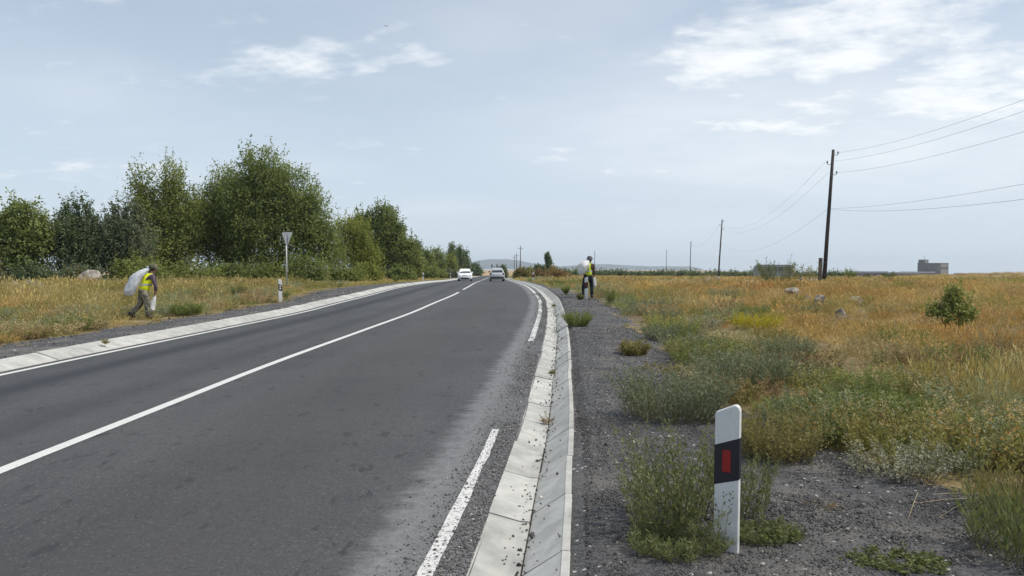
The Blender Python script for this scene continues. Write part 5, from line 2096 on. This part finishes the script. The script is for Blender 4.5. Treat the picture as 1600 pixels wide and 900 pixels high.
    # hat
    c = hd + Vector((0, 0, .055))
    m = MB()
    rings = []
    for z, r in ((-.01, .117), (.03, .119), (.07, .108), (.10, .078), (.115, .03)):
        rings.append([(c.x + r * math.cos(t) * 1.0, c.y + r * math.sin(t) * 1.0, c.z + z) for t in [2 * math.pi * k / 18 for k in range(18)]])
    m.rings(rings)
    hobj = m.build('hat', hatmat, root, True)
    m = MB()
    rr = []
    for k in range(18):
        t = 2 * math.pi * k / 18
        dv = Vector((math.cos(t), math.sin(t), 0))
        fw = max(0, dv.dot(f))
        ext = .075 * fw ** 2 + .012 if hat == 'cap' else .05
        rr.append((dv, ext))
    m.rings([[tuple(c + dv * .112 + Vector((0, 0, .004))) for dv, e in rr], [tuple(c + dv * (.114 + e) + Vector((0, 0, -.012 - e * .35))) for dv, e in rr], [tuple(c + dv * (.114 + e) + Vector((0, 0, -.018 - e * .35))) for dv, e in rr], [tuple(c + dv * .112 + Vector((0, 0, -.008))) for dv, e in rr]], cap=False)
    m.build('brim', hatmat, hobj, True)
    return root


def sack(name, label, origin, path, radii, mat, seed, knot=None, flat=.8):
    """a crumpled plastic bag round a path of points"""
    P0 = np.array(path, float)
    t0 = np.linspace(0, 1, len(P0))
    tt = np.linspace(0, 1, 26)
    pts = [Vector([float(np.interp(t, t0, P0[:, k])) for k in range(3)]) for t in tt]
    rad = np.interp(tt, t0, radii)
    n = 30
    rings = []
    for i, p in enumerate(pts):
        a, b = pts[max(i - 1, 0)], pts[min(i + 1, len(pts) - 1)]
        d = (b - a).normalized()
        u = d.cross(Vector((0, 1, .3))).normalized()
        w = d.cross(u).normalized()
        ring = []
        for k in range(n):
            t = 2 * math.pi * k / n
            cx, cy = math.cos(t) * 1.6 + seed, math.sin(t) * 1.6
            fold = abs(float(fbm(cx + tt[i] * 2.2, cy * 1.3 + tt[i] * 1.1, seed, 3)) - .5) * 2
            lump = float(fbm(cx * .9 - tt[i] * 5, cy * .9 + tt[i] * 6, seed + 5, 3)) - .5
            j = 1 + .16 - .55 * max(0, .35 - fold) + .75 * lump
            ring.append(tuple(p + u * math.cos(t) * rad[i] * j + w * math.sin(t) * rad[i] * j * flat))
        rings.append(ring)
    m = MB()
    m.rings(rings)
    root = empty(name, origin, 0, label, 'bag', 'litter bags carried by the workers')
    o = m.build('sack', mat, root, True)
    if knot:
        m = MB()
        k = Vector(knot)
        m.tube([k, k + (k - pts[0].lerp(pts[1], .5)).normalized() * .09], [.025, .045], 8)
        m.build('gathered_neck', mat, root, True)
    return root


def build_people():
    x, y = -10.55, 20.95
    S = dict(pelvis=(.05, 0, .83), chest=(.16, .03, 1.11), neck=(.23, .08, 1.31), head=(.28, .13, 1.435), Rhip=(.11, -.07, .77), Rknee=(.19, -.05, .44), Rankle=(.20, -.07, .10), Rtoe=(.33, .03, .035),
             Lhip=(0, .07, .77), Lknee=(-.08, .06, .42), Lankle=(-.33, .02, .16), Ltoe=(-.25, .11, .045), Rsho=(.34, -.05, 1.24), Relb=(.42, -.02, .97), Rwrist=(.36, .06, .76),
             Lsho=(.09, .20, 1.26), Lelb=(.20, .36, 1.16), Lwrist=(.15, .20, 1.34))
    person('worker bent forward on the left verge in camouflage trousers and yellow vest', x, y, S, (.75, .66, -.3), 'cap', M_HATG, M_CAMO, M_PLAID, M_VEST)
    o = (x, y, float(ground_z(x, y)))
    sack('litter_bag', 'long pale plastic sack over the shoulder of the left worker', o,
         [(.20, .04, 1.43), (.15, -.06, 1.42), (.04, -.15, 1.31), (-.06, -.20, 1.17), (-.14, -.22, 1.02), (-.21, -.22, .87), (-.25, -.21, .76), (-.26, -.20, .69)], [.03, .055, .09, .115, .135, .14, .12, .06], M_BAG, 3, (.18, .05, 1.45))
    sack('litter_bag', 'small white carrier bag hanging from the right hand of the left worker', o,
         [(.345, .08, .70), (.33, .07, .62), (.30, .05, .50), (.27, .04, .38), (.26, .03, .28), (.26, .03, .25)], [.02, .045, .07, .085, .09, .05], M_BAGW, 5, None, .5)
    x, y = 3.2, 31.0
    S = dict(pelvis=(0, 0, .97), chest=(.03, .02, 1.27), neck=(.06, .05, 1.49), head=(.08, .08, 1.63), Rhip=(.10, 0, .91), Rknee=(.17, .06, .50), Rankle=(.16, -.02, .10), Rtoe=(.19, .13, .035),
             Lhip=(-.10, 0, .91), Lknee=(-.18, .08, .50), Lankle=(-.20, -.04, .10), Ltoe=(-.22, .11, .035), Rsho=(.20, .01, 1.42), Relb=(.25, .02, 1.15), Rwrist=(.26, .12, .97),
             Lsho=(-.12, .04, 1.42), Lelb=(-.22, .24, 1.30), Lwrist=(-.10, .12, 1.45))
    person('worker seen from behind in dark trousers, yellow vest and grey hat', x, y, S, (.25, .96, -.2), 'bucket', M_HATB, M_NAVY, M_BROWN, M_VEST2)
    o = (x, y, float(ground_z(x, y)))
    sack('litter_bag', 'white plastic sack slung over the back of the right worker', o,
         [(.03, -.06, 1.56), (-.02, -.14, 1.53), (-.12, -.20, 1.44), (-.22, -.23, 1.32), (-.29, -.23, 1.18), (-.31, -.22, 1.06), (-.31, -.21, .98)], [.04, .10, .155, .175, .165, .12, .05], M_BAGW, 8, (.02, .0, 1.55))
    sack('litter_bag', 'small white bag hanging from the right hand of the right worker', o,
         [(.27, .15, .92), (.275, .14, .84), (.28, .14, .72), (.28, .14, .60), (.275, .14, .52), (.275, .14, .48)], [.02, .05, .08, .085, .07, .03], M_BAGW, 9, None, .6)
    m = MB()
    m.tube([(.295, .16, .84), (.30, .16, 1.4), (.30, .16, 1.99)], [.013, .013, .012], 8)
    st = m.build('walking_stick', M_POLE)
    st.location = o
    tag(st, 'thin dark stick held upright by the right worker', 'stick')


build_people()


# ------------------------------------------------------------------ bird, scrap
def build_bird():
    root = empty('bird', (-13.2, 78, 26.8), R(30), 'small dark bird in flight high above the road', 'bird')
    root.scale = (.75, .75, .75)
    md = plain('bird_dark', (.16, .16, .165), .8)
    m = MB()
    m.rings([[(r * math.cos(t), yy, r * math.sin(t) * .9) for t in [2 * math.pi * k / 8 for k in range(8)]] for yy, r in ((-.20, .006), (-.14, .022), (-.03, .042), (.06, .04), (.11, .022), (.13, .026), (.16, .02), (.19, .004))])
    m.build('body', md, root, True)
    for sg in (1, -1):
        m = MB()
        o = [(.02, .07, .01), (.16, .11, .09), (.33, .03, .06), (.30, -.01, .055), (.16, .0, .08), (.02, -.06, .01)]
        v = [(sg * a, b, c) for a, b, c in o]
        v2 = [(a, b, c - .012) for a, b, c in v]
        n = 6
        m.add(v + v2, [tuple(range(n)), tuple(range(2 * n - 1, n - 1, -1))] + [((i + 1) % n, i, n + i, n + (i + 1) % n) for i in range(n)])
        m.build('wing', md, root)


build_bird()

# ------------------------------------------------------------------ haze
m = MB()
m.box(0, 3950, -8, 15000, 8500, 210)
mh, th, bh = new_mat('haze')
th.nodes.remove(bh)
pv = N(th, 'ShaderNodeVolumePrincipled')
pv.inputs['Color'].default_value = (.68, .83, 1.0, 1)
pv.inputs['Density'].default_value = .00013
pv.inputs['Anisotropy'].default_value = .25
th.links.new(pv.outputs[0], th.nodes['Material Output'].inputs['Volume'])
tag(m.build('haze', mh), 'pale blue haze over the distant plain', kind='stuff')
